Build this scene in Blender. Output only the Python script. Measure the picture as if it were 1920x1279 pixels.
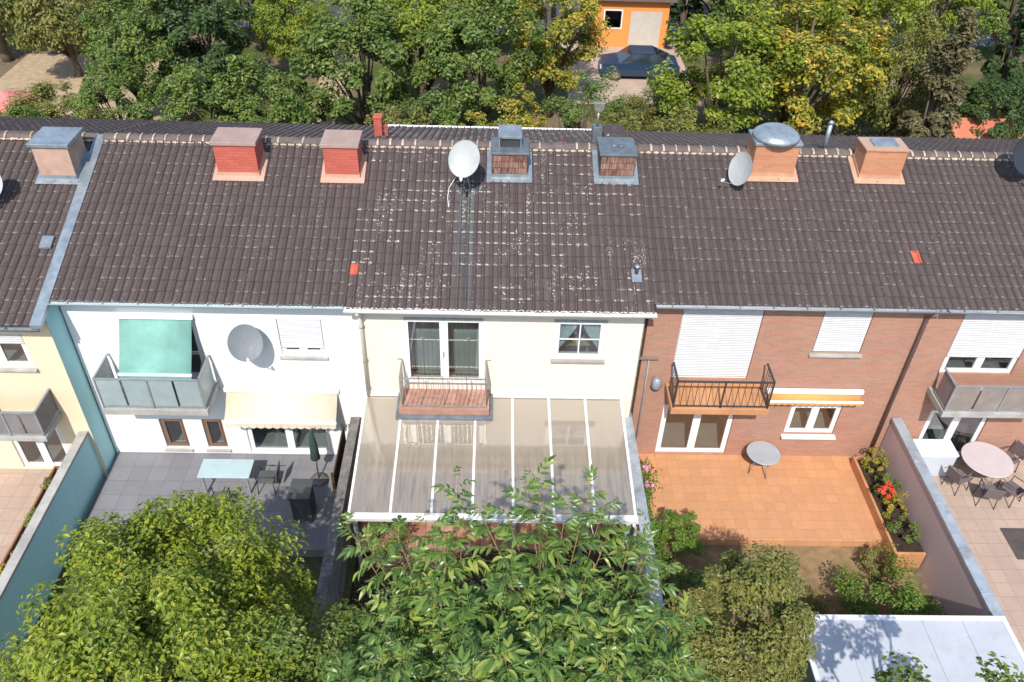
import bpy, bmesh, math, random
import numpy as np
from mathutils import Vector, Matrix
R = math.radians
rnd = random.Random(7)
for o in list(bpy.data.objects): bpy.data.objects.remove(o)
SC = bpy.context.scene
COL = SC.collection

# ---------------------------------------------------------------- camera
CAM = np.array([-0.219, -16.351, 17.939]); FPX = 1579.83
def _cam():
    th, ya, ro = R(39.251), R(1.824), R(2.064)
    F = np.array([math.sin(ya)*math.cos(th), math.cos(ya)*math.cos(th), -math.sin(th)])
    r = np.cross(F, [0, 0, 1]); r /= np.linalg.norm(r); u = np.cross(r, F)
    return F, r*math.cos(ro)+u*math.sin(ro), u*math.cos(ro)-r*math.sin(ro)
CF, CR, CU = _cam()
cd = bpy.data.cameras.new('camera'); cam = bpy.data.objects.new('camera', cd); COL.objects.link(cam)
cd.sensor_width = 36; cd.lens = FPX/1920*36; cd.clip_end = 2000; cd.clip_start = .1
M = Matrix.Identity(4)
for i in range(3):
    M[i][0], M[i][1], M[i][2], M[i][3] = CR[i], CU[i], -CF[i], CAM[i]
cam.matrix_world = M
SC.camera = cam
cd.dof.use_dof = True; cd.dof.focus_distance = 16.0
cd.dof.aperture_fstop = (cd.lens/1000)/0.018
# ---------------------------------------------------------------- world, sun, exposure
SUN_EL, SUN_AZ = 48.0, 9.0      # light travels away from the camera and slightly to the right
wd = bpy.data.worlds.new('World'); SC.world = wd; wd.use_nodes = True
nt = wd.node_tree; nt.nodes.clear()
wo = nt.nodes.new('ShaderNodeOutputWorld'); bg = nt.nodes.new('ShaderNodeBackground'); sk = nt.nodes.new('ShaderNodeTexSky')
sk.sky_type = 'NISHITA'; sk.sun_disc = False; sk.sun_elevation = R(SUN_EL); sk.sun_rotation = R(180+SUN_AZ)
bg.inputs[1].default_value = 0.15
nt.links.new(sk.outputs[0], bg.inputs[0]); nt.links.new(bg.outputs[0], wo.inputs[0])
sl = bpy.data.lights.new('sun', 'SUN'); sl.energy = 3.7; sl.angle = R(.55); sl.color = (1, .94, .85)
so = bpy.data.objects.new('sun', sl); COL.objects.link(so); so.location = (-6, -30, 40)
sd = Vector((math.sin(R(SUN_AZ))*math.cos(R(SUN_EL)), math.cos(R(SUN_AZ))*math.cos(R(SUN_EL)), -math.sin(R(SUN_EL))))
so.rotation_euler = sd.to_track_quat('-Z', 'Y').to_euler()
SC.view_settings.view_transform = 'Standard'; SC.view_settings.look = 'None'
SC.view_settings.exposure = 0.48; SC.view_settings.gamma = 1
SC.render.engine = 'CYCLES'
SC.cycles.use_denoising = True
SC.cycles.max_bounces = 8; SC.cycles.transparent_max_bounces = 16
SC.cycles.caustics_reflective = False; SC.cycles.caustics_refractive = False
SC.cycles.sample_clamp_indirect = 4

# pixel (1920 wide photo) -> direction -> point on a plane
def ray(px, py): return CF+CR*(px-960)/FPX-CU*(py-639.5)/FPX
def atz(px, py, z): d = ray(px, py); return CAM+d*((z-CAM[2])/d[2])
def aty(px, py, y): d = ray(px, py); return CAM+d*((y-CAM[1])/d[1])
def proj(P):
    d = np.asarray(P)-CAM; z = d@CF
    return np.stack([960+FPX*(d@CR)/z, 639.5-FPX*(d@CU)/z, z], -1)

# ---------------------------------------------------------------- materials
MATS = {}
class NB:
    def __init__(s, name):
        s.m = bpy.data.materials.new(name); s.m.use_nodes = True; s.t = s.m.node_tree; s.t.nodes.clear()
        s.out = s.n('OutputMaterial')
    def n(s, ty, **k):
        x = s.t.nodes.new('ShaderNode'+ty)
        for a, v in k.items(): setattr(x, a, v)
        return x
    def l(s, a, b): s.t.links.new(a, b)
    def put(s, sock, v):
        if hasattr(v, 'is_output') or isinstance(v, bpy.types.NodeSocket): s.l(v, sock)
        elif isinstance(v, (tuple, list)) and len(v) == 3 and sock.type == 'RGBA': sock.default_value = (*v, 1)
        else: sock.default_value = v
    def math(s, op, a, b=0., c=None, clamp=False):
        x = s.n('Math', operation=op, use_clamp=clamp); s.put(x.inputs[0], a); s.put(x.inputs[1], b)
        if c is not None: s.put(x.inputs[2], c)
        return x.outputs[0]
    def pos(s, sx=1, sy=1, sz=1):
        g = s.n('NewGeometry'); m = s.n('Mapping'); m.inputs['Scale'].default_value = (sx, sy, sz); s.l(g.outputs['Position'], m.inputs['Vector']); return m.outputs[0]
    def noise(s, vec, scale, detail=4, rough=.55):
        x = s.n('TexNoise'); s.l(vec, x.inputs['Vector']); x.inputs['Scale'].default_value = scale; x.inputs['Detail'].default_value = detail; x.inputs['Roughness'].default_value = rough
        return x.outputs['Fac']
    def ramp(s, f, stops):
        x = s.n('ValToRGB'); e = x.color_ramp.elements
        while len(e) < len(stops): e.new(.5)
        for q, (p, c) in zip(e, stops):
            q.position = p; q.color = (*c, 1) if isinstance(c, (tuple, list)) else (c, c, c, 1)
        s.put(x.inputs[0], f); return x.outputs[0]
    def mix(s, f, a, b, mode='MIX'):
        x = s.n('Mix', data_type='RGBA', blend_type=mode); s.put(x.inputs[0], f); s.put(x.inputs[6], a); s.put(x.inputs[7], b); return x.outputs[2]
    def bump(s, h, st, dist=.01):
        x = s.n('Bump'); x.inputs['Strength'].default_value = st; x.inputs['Distance'].default_value = dist; s.l(h, x.inputs['Height']); return x.outputs[0]
    def prin(s, col, rough=.7, spec=.3, metal=0., normal=None):
        p = s.n('BsdfPrincipled'); s.put(p.inputs['Base Color'], col); s.put(p.inputs['Roughness'], rough); s.put(p.inputs['Specular IOR Level'], spec); s.put(p.inputs['Metallic'], metal)
        if normal is not None: s.l(normal, p.inputs['Normal'])
        return p.outputs[0]
    def done(s, sh): s.l(sh, s.out.inputs[0]); MATS[s.m.name] = s.m; return s.m
    def rand(s): return s.math('FRACT', s.math('ADD', s.n('NewGeometry').outputs['Random Per Island'], s.math('MULTIPLY', s.n('ObjectInfo').outputs['Random'], 3.7)))

def mat(name, c, var=.25, rough=.7, spec=.3, metal=0., scale=3., bump=.15, bscale=40., dirt=None, streak=False):
    if name in MATS: return MATS[name]
    b = NB(name); v = b.pos(); n = b.noise(v, scale, 6, .6)
    lo = tuple(x*(1-var) for x in c); hi = tuple(min(x*(1+var*.7), .95) for x in c)
    col = b.ramp(n, [(.28, lo), (.72, hi)])
    if dirt:
        sv = b.pos(5, 5, .5) if streak else v
        col = b.mix(b.ramp(b.noise(sv, 2.2, 6, .7), [(.5, 0.), (.75, .75)]), col, dirt)
    nm = b.bump(b.noise(v, bscale, 3), bump, .01) if bump else None
    rr = b.ramp(b.noise(v, scale*2.3, 3), [(.3, rough*.85), (.7, min(1, rough*1.15))])
    return b.done(b.prin(col, rr, spec, metal, nm))

def brick(name, c1, c2, mortar, bw=.25, bh=.077, rough=.85):
    b = NB(name); g = b.n('NewGeometry'); s = b.n('SeparateXYZ'); b.l(g.outputs['Position'], s.inputs[0])
    cv = b.n('CombineXYZ'); b.l(b.math('ADD', s.outputs[0], s.outputs[1]), cv.inputs[0]); b.l(s.outputs[2], cv.inputs[1])
    t = b.n('TexBrick'); b.l(cv.outputs[0], t.inputs['Vector']); t.inputs['Scale'].default_value = 1
    t.inputs['Brick Width'].default_value = bw; t.inputs['Row Height'].default_value = bh; t.inputs['Mortar Size'].default_value = .006; t.inputs['Mortar Smooth'].default_value = .2
    b.put(t.inputs['Color1'], c1); b.put(t.inputs['Color2'], c2); b.put(t.inputs['Mortar'], mortar)
    col = b.mix(b.ramp(b.noise(b.pos(), 1.3, 5), [(.3, 0.), (.75, .35)]), t.outputs['Color'], tuple(x*.7 for x in c1))
    inv = b.math('SUBTRACT', 1., t.outputs['Fac'])
    return b.done(b.prin(col, rough, .2, 0, b.bump(inv, .7, .008)))

def render_wall(name, c, dirtc):
    b = NB(name); v = b.pos()
    col = b.ramp(b.noise(v, .7, 5), [(.3, tuple(x*.94 for x in c)), (.7, c)])
    st = b.ramp(b.noise(b.pos(6, 6, .35), 1.5, 6, .65), [(.55, 0.), (.8, .35)])
    col = b.mix(st, col, dirtc)
    return b.done(b.prin(col, .9, .1, 0, b.bump(b.noise(v, 160, 2), .25, .004)))

def tile_mat(name, c, lichen=1.0, streaks=False):
    b = NB(name); v = b.pos(); r = b.rand()
    col = b.ramp(r, [(0., tuple(x*.9 for x in c)), (.5, c), (1., (c[0]*1.1, c[1]*1.1, c[2]*1.1))])
    col = b.mix(b.ramp(b.noise(v, .8, 5), [(.35, 0.), (.7, .45)]), col, (c[0]*.84, c[1]*.86, c[2]*.9))
    col = b.mix(b.ramp(b.noise(v, 60, 3), [(.4, 0.), (.8, .3)]), col, tuple(x*1.6 for x in c))
    uv = b.n('UVMap'); uv.uv_map = 'UVMap'; su = b.n('SeparateXYZ'); b.l(uv.outputs[0], su.inputs[0])
    if streaks:
        g = b.n('NewGeometry'); sp = b.n('SeparateXYZ'); b.l(g.outputs['Position'], sp.inputs[0])
        jit = b.math('MULTIPLY', b.math('SUBTRACT', b.noise(v, 6, 3), .5), .12)
        x = b.math('ADD', sp.outputs[0], jit)
        def band(x0, w): return b.math('SUBTRACT', 1., b.math('DIVIDE', b.math('ABSOLUTE', b.math('SUBTRACT', x, x0)), w), clamp=True)
        m = b.math('MAXIMUM', band(-1.07, .11), band(-.80, .13))
        fade = b.math('MULTIPLY', b.math('LESS_THAN', sp.outputs[1], 3.3), b.ramp(b.math('DIVIDE', sp.outputs[1], 3.3), [(0., .35), (1., 1.)]))
        m = b.math('MULTIPLY', b.math('MULTIPLY', m, fade), b.ramp(b.noise(b.pos(8, 1.2, 1), 1.5, 4), [(.2, .5), (.6, 1.)]))
        col = b.mix(b.math('MULTIPLY', m, 1.2, clamp=True), col, (.14, .155, .16))
        wide = b.math('SUBTRACT', 1., b.math('DIVIDE', b.math('ABSOLUTE', b.math('SUBTRACT', x, -.93)), .38), clamp=True)
        col = b.mix(b.math('MULTIPLY', b.math('MULTIPLY', wide, fade), .55), col, (.065, .066, .062))
    # lichen: pale crust on the exposed lower lips, and speckled columns
    lip = b.ramp(b.math('ADD', su.outputs[1], b.math('MULTIPLY', b.math('SUBTRACT', b.noise(v, 16, 4, .7), .5), .5)), [(0., 1.), (.09, 1.), (.13, 0.), (1., 0.)])
    pan = b.ramp(su.outputs[0], [(.04, 0.), (.12, 1.), (.5, 1.), (.6, .15), (1., .3)])
    r2 = b.math('FRACT', b.math('MULTIPLY', r, 7.31))
    big = b.ramp(b.noise(v, .7, 3), [(.36, .15), (.56, 1.)])
    some = b.math('GREATER_THAN', b.math('MULTIPLY', b.math('ADD', r2, .25), big), .42)
    grain = b.ramp(b.noise(v, 45, 3, .6), [(.42, 0.), (.52, 1.)])
    l1 = b.math('MULTIPLY', b.math('MULTIPLY', lip, pan), b.math('MULTIPLY', some, grain))
    colm = b.ramp(b.noise(b.pos(3.2, .35, .35), 1.6, 3, .5), [(.56, 0.), (.66, 1.)])
    sp2 = b.ramp(b.noise(v, 22, 3, .6), [(.59, 0.), (.63, 1.)])
    vo = b.n('TexVoronoi'); b.l(v, vo.inputs['Vector']); vo.inputs['Scale'].default_value = 9
    dots = b.math('LESS_THAN', vo.outputs['Distance'], .17)
    dotm = b.math('MULTIPLY', dots, b.ramp(b.noise(v, 1.4, 3), [(.52, 0.), (.6, 1.)]))
    l2 = b.math('MULTIPLY', colm, sp2)
    L = b.math('MULTIPLY', b.math('MAXIMUM', b.math('MAXIMUM', l1, l2), dotm), lichen, clamp=True)
    lc = b.ramp(b.noise(v, 2.5, 3), [(.4, (.62, .6, .57)), (.62, (.46, .41, .3))])
    col = b.mix(b.math('MULTIPLY', L, .95), col, lc)
    h = b.math('ADD', b.noise(v, 90, 3), b.math('MULTIPLY', L, .6))
    return b.done(b.prin(col, .75, .35, 0, b.bump(h, .35, .006)))

def leaf_mat(name, stops, trans=.35, rough=.42, spec=.4):
    b = NB(name); r = b.rand(); v = b.pos()
    f = b.math('ADD', b.math('MULTIPLY', r, .8), b.math('MULTIPLY', b.math('SUBTRACT', b.noise(v, 1.3, 3), .4), 1.3), clamp=True)
    col = b.ramp(f, stops)
    bf = b.n('NewGeometry').outputs['Backfacing']
    col = b.mix(b.math('MULTIPLY', bf, .45), col, b.mix(.5, col, (.16, .2, .08)))
    p = b.prin(col, rough, spec)
    t = b.n('BsdfTranslucent'); b.l(b.mix(1., col, (1., 1., .55), 'MULTIPLY'), t.inputs[0])
    m = b.n('MixShader'); m.inputs[0].default_value = trans; b.l(p, m.inputs[1]); b.l(t.outputs[0], m.inputs[2])
    return b.done(m.outputs[0])

def glass_mat(name='window_glass', tint=(.75, .8, .8), refl=1.0):
    if name in MATS: return MATS[name]
    b = NB(name); tr = b.n('BsdfTransparent'); b.put(tr.inputs[0], tint)
    gl = b.n('BsdfGlossy'); gl.inputs['Roughness'].default_value = .015; b.put(gl.inputs[0], (.95, .97, 1.))
    fr = b.n('Fresnel'); fr.inputs[0].default_value = 1.9
    m = b.n('MixShader'); ff = b.math('SUBTRACT', 1., b.n('NewGeometry').outputs['Backfacing']); b.l(b.math('MULTIPLY', ff, b.math('MULTIPLY', fr.outputs[0], 1.7*refl, clamp=True)), m.inputs[0]); b.l(tr.outputs[0], m.inputs[1]); b.l(gl.outputs[0], m.inputs[2])
    return b.done(m.outputs[0])

def poly_mat():
    b = NB('polycarbonate_sheet'); v = b.pos()
    g = b.n('NewGeometry'); s = b.n('SeparateXYZ'); b.l(g.outputs['Position'], s.inputs[0])
    streak = b.noise(b.pos(9, .45, .45), 2.0, 6, .65)
    grime = b.ramp(b.noise(v, 1.1, 6, .65), [(.35, 0.), (.7, 1.)])
    # dirt gathers towards the lower end of the sheets, in runs
    low = b.ramp(b.math('DIVIDE', s.outputs[1], -3.7), [(.1, .12), (.45, .55), (.8, 1.)])
    dm = b.math('MULTIPLY', b.math('MULTIPLY', b.ramp(streak, [(.42, 0.), (.6, 1.)]), low), b.math('ADD', b.math('MULTIPLY', grime, .6), .4))
    dcol = b.mix(dm, (.72, .64, .53), (.3, .275, .25))
    d = b.n('BsdfDiffuse'); b.l(dcol, d.inputs[0])
    tl = b.n('BsdfTranslucent'); b.put(tl.inputs[0], (.72, .66, .56))
    tr = b.n('BsdfTransparent'); b.put(tr.inputs[0], (.86, .84, .8))
    m1 = b.n('MixShader'); b.put(m1.inputs[0], .45); b.l(d.outputs[0], m1.inputs[1]); b.l(tl.outputs[0], m1.inputs[2])
    m2 = b.n('MixShader'); b.put(m2.inputs[0], b.math('SUBTRACT', .42, b.math('MULTIPLY', dm, .2))); b.l(m1.outputs[0], m2.inputs[1]); b.l(tr.outputs[0], m2.inputs[2])
    gl = b.n('BsdfGlossy'); b.put(gl.inputs['Roughness'], b.ramp(dm, [(0., .035), (1., .16)])); b.put(gl.inputs[0], (1, 1, 1))
    wv = b.n('TexWave'); b.l(v, wv.inputs['Vector']); wv.bands_direction = 'X'; wv.inputs['Scale'].default_value = 12
    bm = b.bump(wv.outputs['Fac'], .02, .002); b.l(bm, gl.inputs['Normal'])
    fr = b.n('Fresnel'); fr.inputs[0].default_value = 1.6
    m3 = b.n('MixShader'); ff = b.math('SUBTRACT', 1., b.n('NewGeometry').outputs['Backfacing']); b.put(m3.inputs[0], b.math('MULTIPLY', ff, b.math('MULTIPLY', fr.outputs[0], 3.0, clamp=True))); b.l(m2.outputs[0], m3.inputs[1]); b.l(gl.outputs[0], m3.inputs[2])
    return b.done(m3.outputs[0])

TILE = tile_mat('weathered_brown_tile', (.097, .073, .069), 1.0, True)
TILE_N = tile_mat('brown_tile', (.092, .07, .066), .3)
RED_TILE = mat('red_clay_tile', (.5, .12, .07), .25, .7)
WHITE = mat('white_paint', (.8, .8, .79), .04, .45, .4, scale=2, bump=.05, dirt=(.62, .61, .58), streak=True)
PVC = mat('white_plastic', (.82, .83, .84), .03, .3, .5, bump=0)
CREAM = render_wall('cream_render', (.78, .72, .63), (.62, .56, .46))
WHITEWALL = render_wall('white_render', (.82, .83, .83), (.6, .62, .62))
BEIGE = render_wall('beige_render', (.78, .64, .46), (.6, .5, .38))
TEALW = render_wall('teal_render', (.42, .7, .74), (.3, .48, .52))
BRICKW = brick('orange_brick', (.44, .235, .165), (.385, .195, .14), (.4, .33, .28))
ZINC = mat('zinc_sheet', (.36, .42, .46), .3, .42, .5, .55, 4, .1, 12, dirt=(.2, .22, .24))
ZINCD = mat('dark_zinc', (.17, .2, .225), .3, .5, .4, .35, 4, .1, 12)
ZINCL = mat('light_zinc_coping', (.44, .5, .56), .22, .45, .5, .35, 2.5, .12, 10, dirt=(.2, .2, .2))
MORTAR = mat('mortar', (.5, .41, .31), .35, .95, .1, scale=14, bump=.6, bscale=60)
TERRA = mat('terracotta', (.42, .215, .16), .28, .75, .3, scale=6, bump=.2, dirt=(.27, .17, .14))
def paving(name, c, size, joint, jw=.008, var=.12, dirt=None, off=0.):
    b = NB(name); v = b.pos(); t = b.n('TexBrick'); t.offset = off; b.l(v, t.inputs['Vector']); t.inputs['Scale'].default_value = 1
    t.inputs['Brick Width'].default_value = size[0]; t.inputs['Row Height'].default_value = size[1]; t.inputs['Mortar Size'].default_value = jw; t.inputs['Mortar Smooth'].default_value = .3
    b.put(t.inputs['Color1'], tuple(x*(1+var) for x in c)); b.put(t.inputs['Color2'], tuple(x*(1-var) for x in c)); b.put(t.inputs['Mortar'], joint)
    col = b.mix(b.ramp(b.noise(v, 1.1, 6, .65), [(.35, 0.), (.75, .6)]), t.outputs['Color'], dirt or tuple(x*.75 for x in c))
    col = b.mix(b.ramp(b.noise(v, 9, 5, .7), [(.5, 0.), (.8, .35)]), col, tuple(x*.6 for x in c))
    h = b.math('ADD', b.math('MULTIPLY', t.outputs['Fac'], -1.), b.math('MULTIPLY', b.noise(v, 40, 3), .25))
    return b.done(b.prin(col, .8, .25, 0, b.bump(h, .5, .008)))
TERRA2 = mat('orange_terracotta', (.53, .265, .125), .28, .7, .3, scale=1.6, bump=.2, dirt=(.5, .27, .17))
GALV = mat('galvanised_steel', (.38, .36, .33), .3, .45, .5, .6, 9, .1, dirt=(.22, .13, .09))
ALU = mat('white_aluminium', (.78, .79, .8), .05, .35, .5, 0, 3, .03, dirt=(.5, .5, .48), streak=True)
GREYM = mat('grey_metal', (.3, .33, .36), .2, .5, .4, .3)
DARKM = mat('dark_metal', (.05, .05, .055), .3, .5, .4)
SLATE = mat('dark_slate_cladding', (.055, .055, .06), .3, .6, .35)
REDP = brick('red_painted_brick', (.52, .13, .095), (.45, .105, .078), (.36, .12, .095), .25, .083)
BRKCH = brick('chimney_brick', (.56, .25, .14), (.48, .2, .11), (.45, .34, .26))
PINKCH = mat('pinkish_render', (.45, .3, .24), .25, .85)
INNER = mat('interior_plaster', (.38, .37, .35), .1, .9)
FLOORIN = mat('interior_floor', (.2, .15, .1), .2, .6)
GLASS = glass_mat(); POLY = poly_mat()
CLOTHB = mat('pale_blue_curtain_cloth', (.62, .7, .74), .1, .9, .1, scale=5)
CLOTHG = mat('grey_green_reflection', (.34, .38, .36), .12, .9, .1, scale=2)
CLOTHD = mat('slate_reflected_bars', (.15, .165, .185), .2, .9, .1, scale=2)
TEALC = mat('teal_awning_cloth', (.2, .4, .355), .22, .85, .15, scale=2)
BEIGEC = mat('beige_awning_cloth', (.7, .61, .47), .1, .85, .15, scale=2)
CONC = mat('weathered_concrete', (.2, .19, .18), .45, .95, .15, scale=5, bump=.5, bscale=30, dirt=(.07, .07, .065))
CONCL = mat('pale_concrete', (.4, .39, .37), .25, .9, .15, scale=2, bump=.3, dirt=(.26, .25, .23))
GREYSLAB = mat('grey_paving', (.27, .27, .29), .2, .9, .2, scale=1.2, bump=.2, dirt=(.19, .19, .19))
ORANGEPAVE = paving('orange_terrace_tiles', (.55, .28, .135), (.3, .3), (.4, .24, .15), .007, .08, (.5, .26, .15))
GREYPAVE = paving('grey_terrace_slabs', (.225, .225, .245), (.5, .5), (.14, .14, .14), .007, .06)
PINKPAVE = paving('pinkish_terrace_slabs', (.45, .34, .275), (.4, .4), (.3, .23, .19), .007, .07)
PINKSLAB = mat('pinkish_paving', (.47, .35, .28), .2, .9, .2, scale=1.2, bump=.2, dirt=(.38, .29, .24))
MAUVE = render_wall('mauve_render', (.58, .46, .45), (.48, .38, .38))
WOOD = mat('dark_brown_wood', (.09, .055, .038), .4, .75, .25, scale=6, bump=.3)
SOIL = mat('dark_soil', (.055, .038, .028), .5, .95, .1, scale=10, bump=.8, bscale=50)
GRAVELM = mat('red_brown_gravel', (.14, .09, .07), .6, .9, .2, scale=30, bump=.4)
BARK = mat('grey_brown_bark', (.13, .1, .075), .4, .9, .15, scale=9, bump=.8, bscale=30)
TWIG = mat('orange_brown_twig', (.27, .19, .08), .4, .7, .25, scale=12, bump=.2)
RACH = mat('yellow_green_stalk', (.33, .34, .1), .2, .6, .3, bump=0)
PALEROOF = mat('pale_grey_roofing', (.46, .49, .54), .08, .6, .3, scale=1.2, bump=.1, dirt=(.37, .39, .41))
BLUEGREY = mat('blue_grey_trim', (.1, .17, .2), .2, .5)
ORANGEW = render_wall('orange_render', (.75, .3, .09), (.55, .23, .08))
DISHM = mat('dish_white_enamel', (.4, .42, .42), .06, .4, .4, scale=3, bump=0, dirt=(.28, .29, .29))
FLUEP = None
def clad_mat():
    b = NB('rusty_clay_cladding'); v = b.pos(); r = b.rand()
    col = b.ramp(r, [(0., (.11, .045, .032)), (.5, (.18, .075, .05)), (1., (.27, .15, .11))])
    col = b.mix(b.ramp(b.noise(b.pos(14, 14, 1.6), 2, 5, .6), [(.46, 0.), (.68, .85)]), col, (.42, .32, .28))
    wv = b.n('TexWave'); b.l(v, wv.inputs['Vector']); wv.bands_direction = 'X'; wv.inputs['Scale'].default_value = 8; wv.inputs['Distortion'].default_value = .6
    col = b.mix(b.ramp(wv.outputs['Fac'], [(0., .35), (.4, 0.)]), col, (.1, .05, .04))
    return b.done(b.prin(col, .75, .3, 0, b.bump(wv.outputs['Fac'], .5, .01)))
CLAD = clad_mat()

# ---------------------------------------------------------------- mesh helpers
class MB:
    def __init__(s): s.v = []; s.f = []; s.uv = []; s.sm = []
    def face(s, pts, uv=None, smooth=False):
        i = len(s.v); s.v += [tuple(p) for p in pts]; s.f.append(tuple(range(i, i+len(pts)))); s.uv.append(uv); s.sm.append(smooth); return s
    def box(s, x0, x1, y0, y1, z0, z1, M=None):
        P = [Vector((x, y, z)) for z in (z0, z1) for y in (y0, y1) for x in (x0, x1)]
        if M is not None: P = [M @ p for p in P]
        i = len(s.v); s.v += [tuple(p) for p in P]
        for q in ((0, 2, 3, 1), (4, 5, 7, 6), (0, 1, 5, 4), (2, 6, 7, 3), (0, 4, 6, 2), (1, 3, 7, 5)):
            s.f.append(tuple(i+k for k in q)); s.uv.append(None); s.sm.append(False)
        return s
    def bar(s, a, b, w, h, up=(0, 0, 1)):
        a, b = Vector(a), Vector(b); d = b-a; L = d.length; d.normalize(); u = Vector(up); x = d.cross(u).normalized(); u = x.cross(d)
        M = Matrix(((x[0], d[0], u[0], a[0]), (x[1], d[1], u[1], a[1]), (x[2], d[2], u[2], a[2]), (0, 0, 0, 1)))
        return s.box(-w/2, w/2, 0, L, -h/2, h/2, M)
    def tube(s, pts, rad, n=8, cap=True):
        pts = [Vector(p) for p in pts]; rr = rad if isinstance(rad, (list, tuple)) else [rad]*len(pts); base = len(s.v)
        ref = Vector((.31, .17, .93))
        for k, p in enumerate(pts):
            d = (pts[min(k+1, len(pts)-1)]-pts[max(k-1, 0)]).normalized()
            x = d.cross(ref)
            if x.length < 1e-3: x = d.cross(Vector((1, 0, 0)))
            x.normalize(); y = d.cross(x)
            s.v += [tuple(p+(x*math.cos(2*math.pi*j/n)+y*math.sin(2*math.pi*j/n))*rr[k]) for j in range(n)]
        for k in range(len(pts)-1):
            for j in range(n):
                a = base+k*n+j; b2 = base+k*n+(j+1) % n
                s.f.append((a, b2, b2+n, a+n)); s.uv.append(None); s.sm.append(True)
        if cap:
            s.f.append(tuple(base+j for j in range(n))[::-1]); s.uv.append(None); s.sm.append(False)
            s.f.append(tuple(base+(len(pts)-1)*n+j for j in range(n))); s.uv.append(None); s.sm.append(False)
        return s
    def lathe(s, prof, c, n=20, M=None):
        base = len(s.v)
        for (r, z) in prof:
            for j in range(n):
                p = Vector((r*math.cos(2*math.pi*j/n), r*math.sin(2*math.pi*j/n), z))
                if M is not None: p = M @ p
                s.v.append(tuple(p+Vector(c)))
        for k in range(len(prof)-1):
            for j in range(n):
                a = base+k*n+j; b2 = base+k*n+(j+1) % n
                s.f.append((a, b2, b2+n, a+n)); s.uv.append(None); s.sm.append(True)
        s.f.append(tuple(base+j for j in range(n))[::-1]); s.uv.append(None); s.sm.append(False)
        s.f.append(tuple(base+(len(prof)-1)*n+j for j in range(n))); s.uv.append(None); s.sm.append(False)
        return s
    def prism(s, poly, axis, a, b):
        # poly: 2D points; axis 'x': (y,z) extruded along x; 'y': (x,z); 'z': (x,y)
        def P(u, w, t): return {'x': (t, u, w), 'y': (u, t, w), 'z': (u, w, t)}[axis]
        n = len(poly); i = len(s.v); s.v += [P(*p, a) for p in poly]+[P(*p, b) for p in poly]
        s.f += [tuple(range(i, i+n))[::-1], tuple(range(i+n, i+2*n))]; s.uv += [None]*2; s.sm += [False]*2
        for k in range(n):
            s.f.append((i+k, i+(k+1) % n, i+n+(k+1) % n, i+n+k)); s.uv.append(None); s.sm.append(False)
        return s
    def mesh(s, name, m, org=(0, 0, 0), smooth=False, fix=True):
        me = bpy.data.meshes.new(name); ox, oy, oz = org
        me.from_pydata([(a-ox, b-oy, c-oz) for a, b, c in s.v], [], s.f)
        if any(u is not None for u in s.uv):
            l = me.uv_layers.new(name='UVMap'); k = 0
            for f, u in zip(s.f, s.uv):
                for j in range(len(f)):
                    if u is not None: l.data[k].uv = u[j]
                    k += 1
        me.polygons.foreach_set('use_smooth', [bool(q or smooth) for q in s.sm])
        for q in (m if isinstance(m, (list, tuple)) else [m]): me.materials.append(q)
        me.update()
        return me
    def build(s, name, m, parent=None, bevel=0, smooth=False, weld=False):
        org = ORG.get(parent.name, (0, 0, 0)) if parent else (0, 0, 0)
        me = s.mesh(name, m, org, smooth)
        if weld:
            bm = bmesh.new(); bm.from_mesh(me); bmesh.ops.remove_doubles(bm, verts=bm.verts, dist=.0005); bm.to_mesh(me); bm.free()
        o = bpy.data.objects.new(name, me); COL.objects.link(o)
        if parent: o.parent = parent; ORG[o.name] = org
        if bevel:
            md = o.modifiers.new('bevel', 'BEVEL'); md.width = bevel; md.segments = 2; md.limit_method = 'ANGLE'; md.angle_limit = R(40)
        return o
ORG = {}
def tag(o, label=None, cat=None, group=None, kind=None):
    for k, v in (('label', label), ('category', cat), ('group', group), ('kind', kind)):
        if v: o[k] = v
    return o
def thing(name, loc, label, cat, group=None):
    o = bpy.data.objects.new(name, None); COL.objects.link(o); o.location = loc; o.empty_display_size = .2
    ORG[o.name] = tuple(loc); return tag(o, label, cat, group)
def inst(name, me, parent, loc, rot=(0, 0, 0), scale=(1, 1, 1)):
    o = bpy.data.objects.new(name, me); COL.objects.link(o); org = ORG[parent.name]
    o.parent = parent; o.location = (loc[0]-org[0], loc[1]-org[1], loc[2]-org[2]); o.rotation_euler = rot; o.scale = scale; return o
def struct(o): o['kind'] = 'structure'; return o

def np_mesh(name, V, Fq, mats, midx=None, uv=None, smooth=False):
    me = bpy.data.meshes.new(name); n = len(Fq); k = Fq.shape[1]
    me.vertices.add(len(V)); me.vertices.foreach_set('co', np.ascontiguousarray(V, dtype=np.float32).ravel())
    me.loops.add(n*k); me.loops.foreach_set('vertex_index', Fq.astype(np.int32).ravel())
    me.polygons.add(n); me.polygons.foreach_set('loop_start', np.arange(n, dtype=np.int32)*k)
    if uv is not None:
        l = me.uv_layers.new(name='UVMap'); l.data.foreach_set('uv', np.ascontiguousarray(uv, dtype=np.float32).ravel())
    for q in mats: me.materials.append(q)
    if midx is not None: me.polygons.foreach_set('material_index', midx.astype(np.int32))
    me.polygons.foreach_set('use_smooth', np.full(n, smooth))
    me.update(calc_edges=True); return me

# ---------------------------------------------------------------- roof constants
TAN = .36; SL = math.atan(TAN); CS, SN = math.cos(SL), math.sin(SL)
YR, ZR = 4.70, 7.57                      # ridge line of the batten plane
PT, NC = .205, 16                        # tile width, courses
Y_EAVE = -.37; CL = (YR-.04-Y_EAVE)/CS/NC  # course length
def zroof(y): return ZR-abs(YR-y)*TAN

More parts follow.
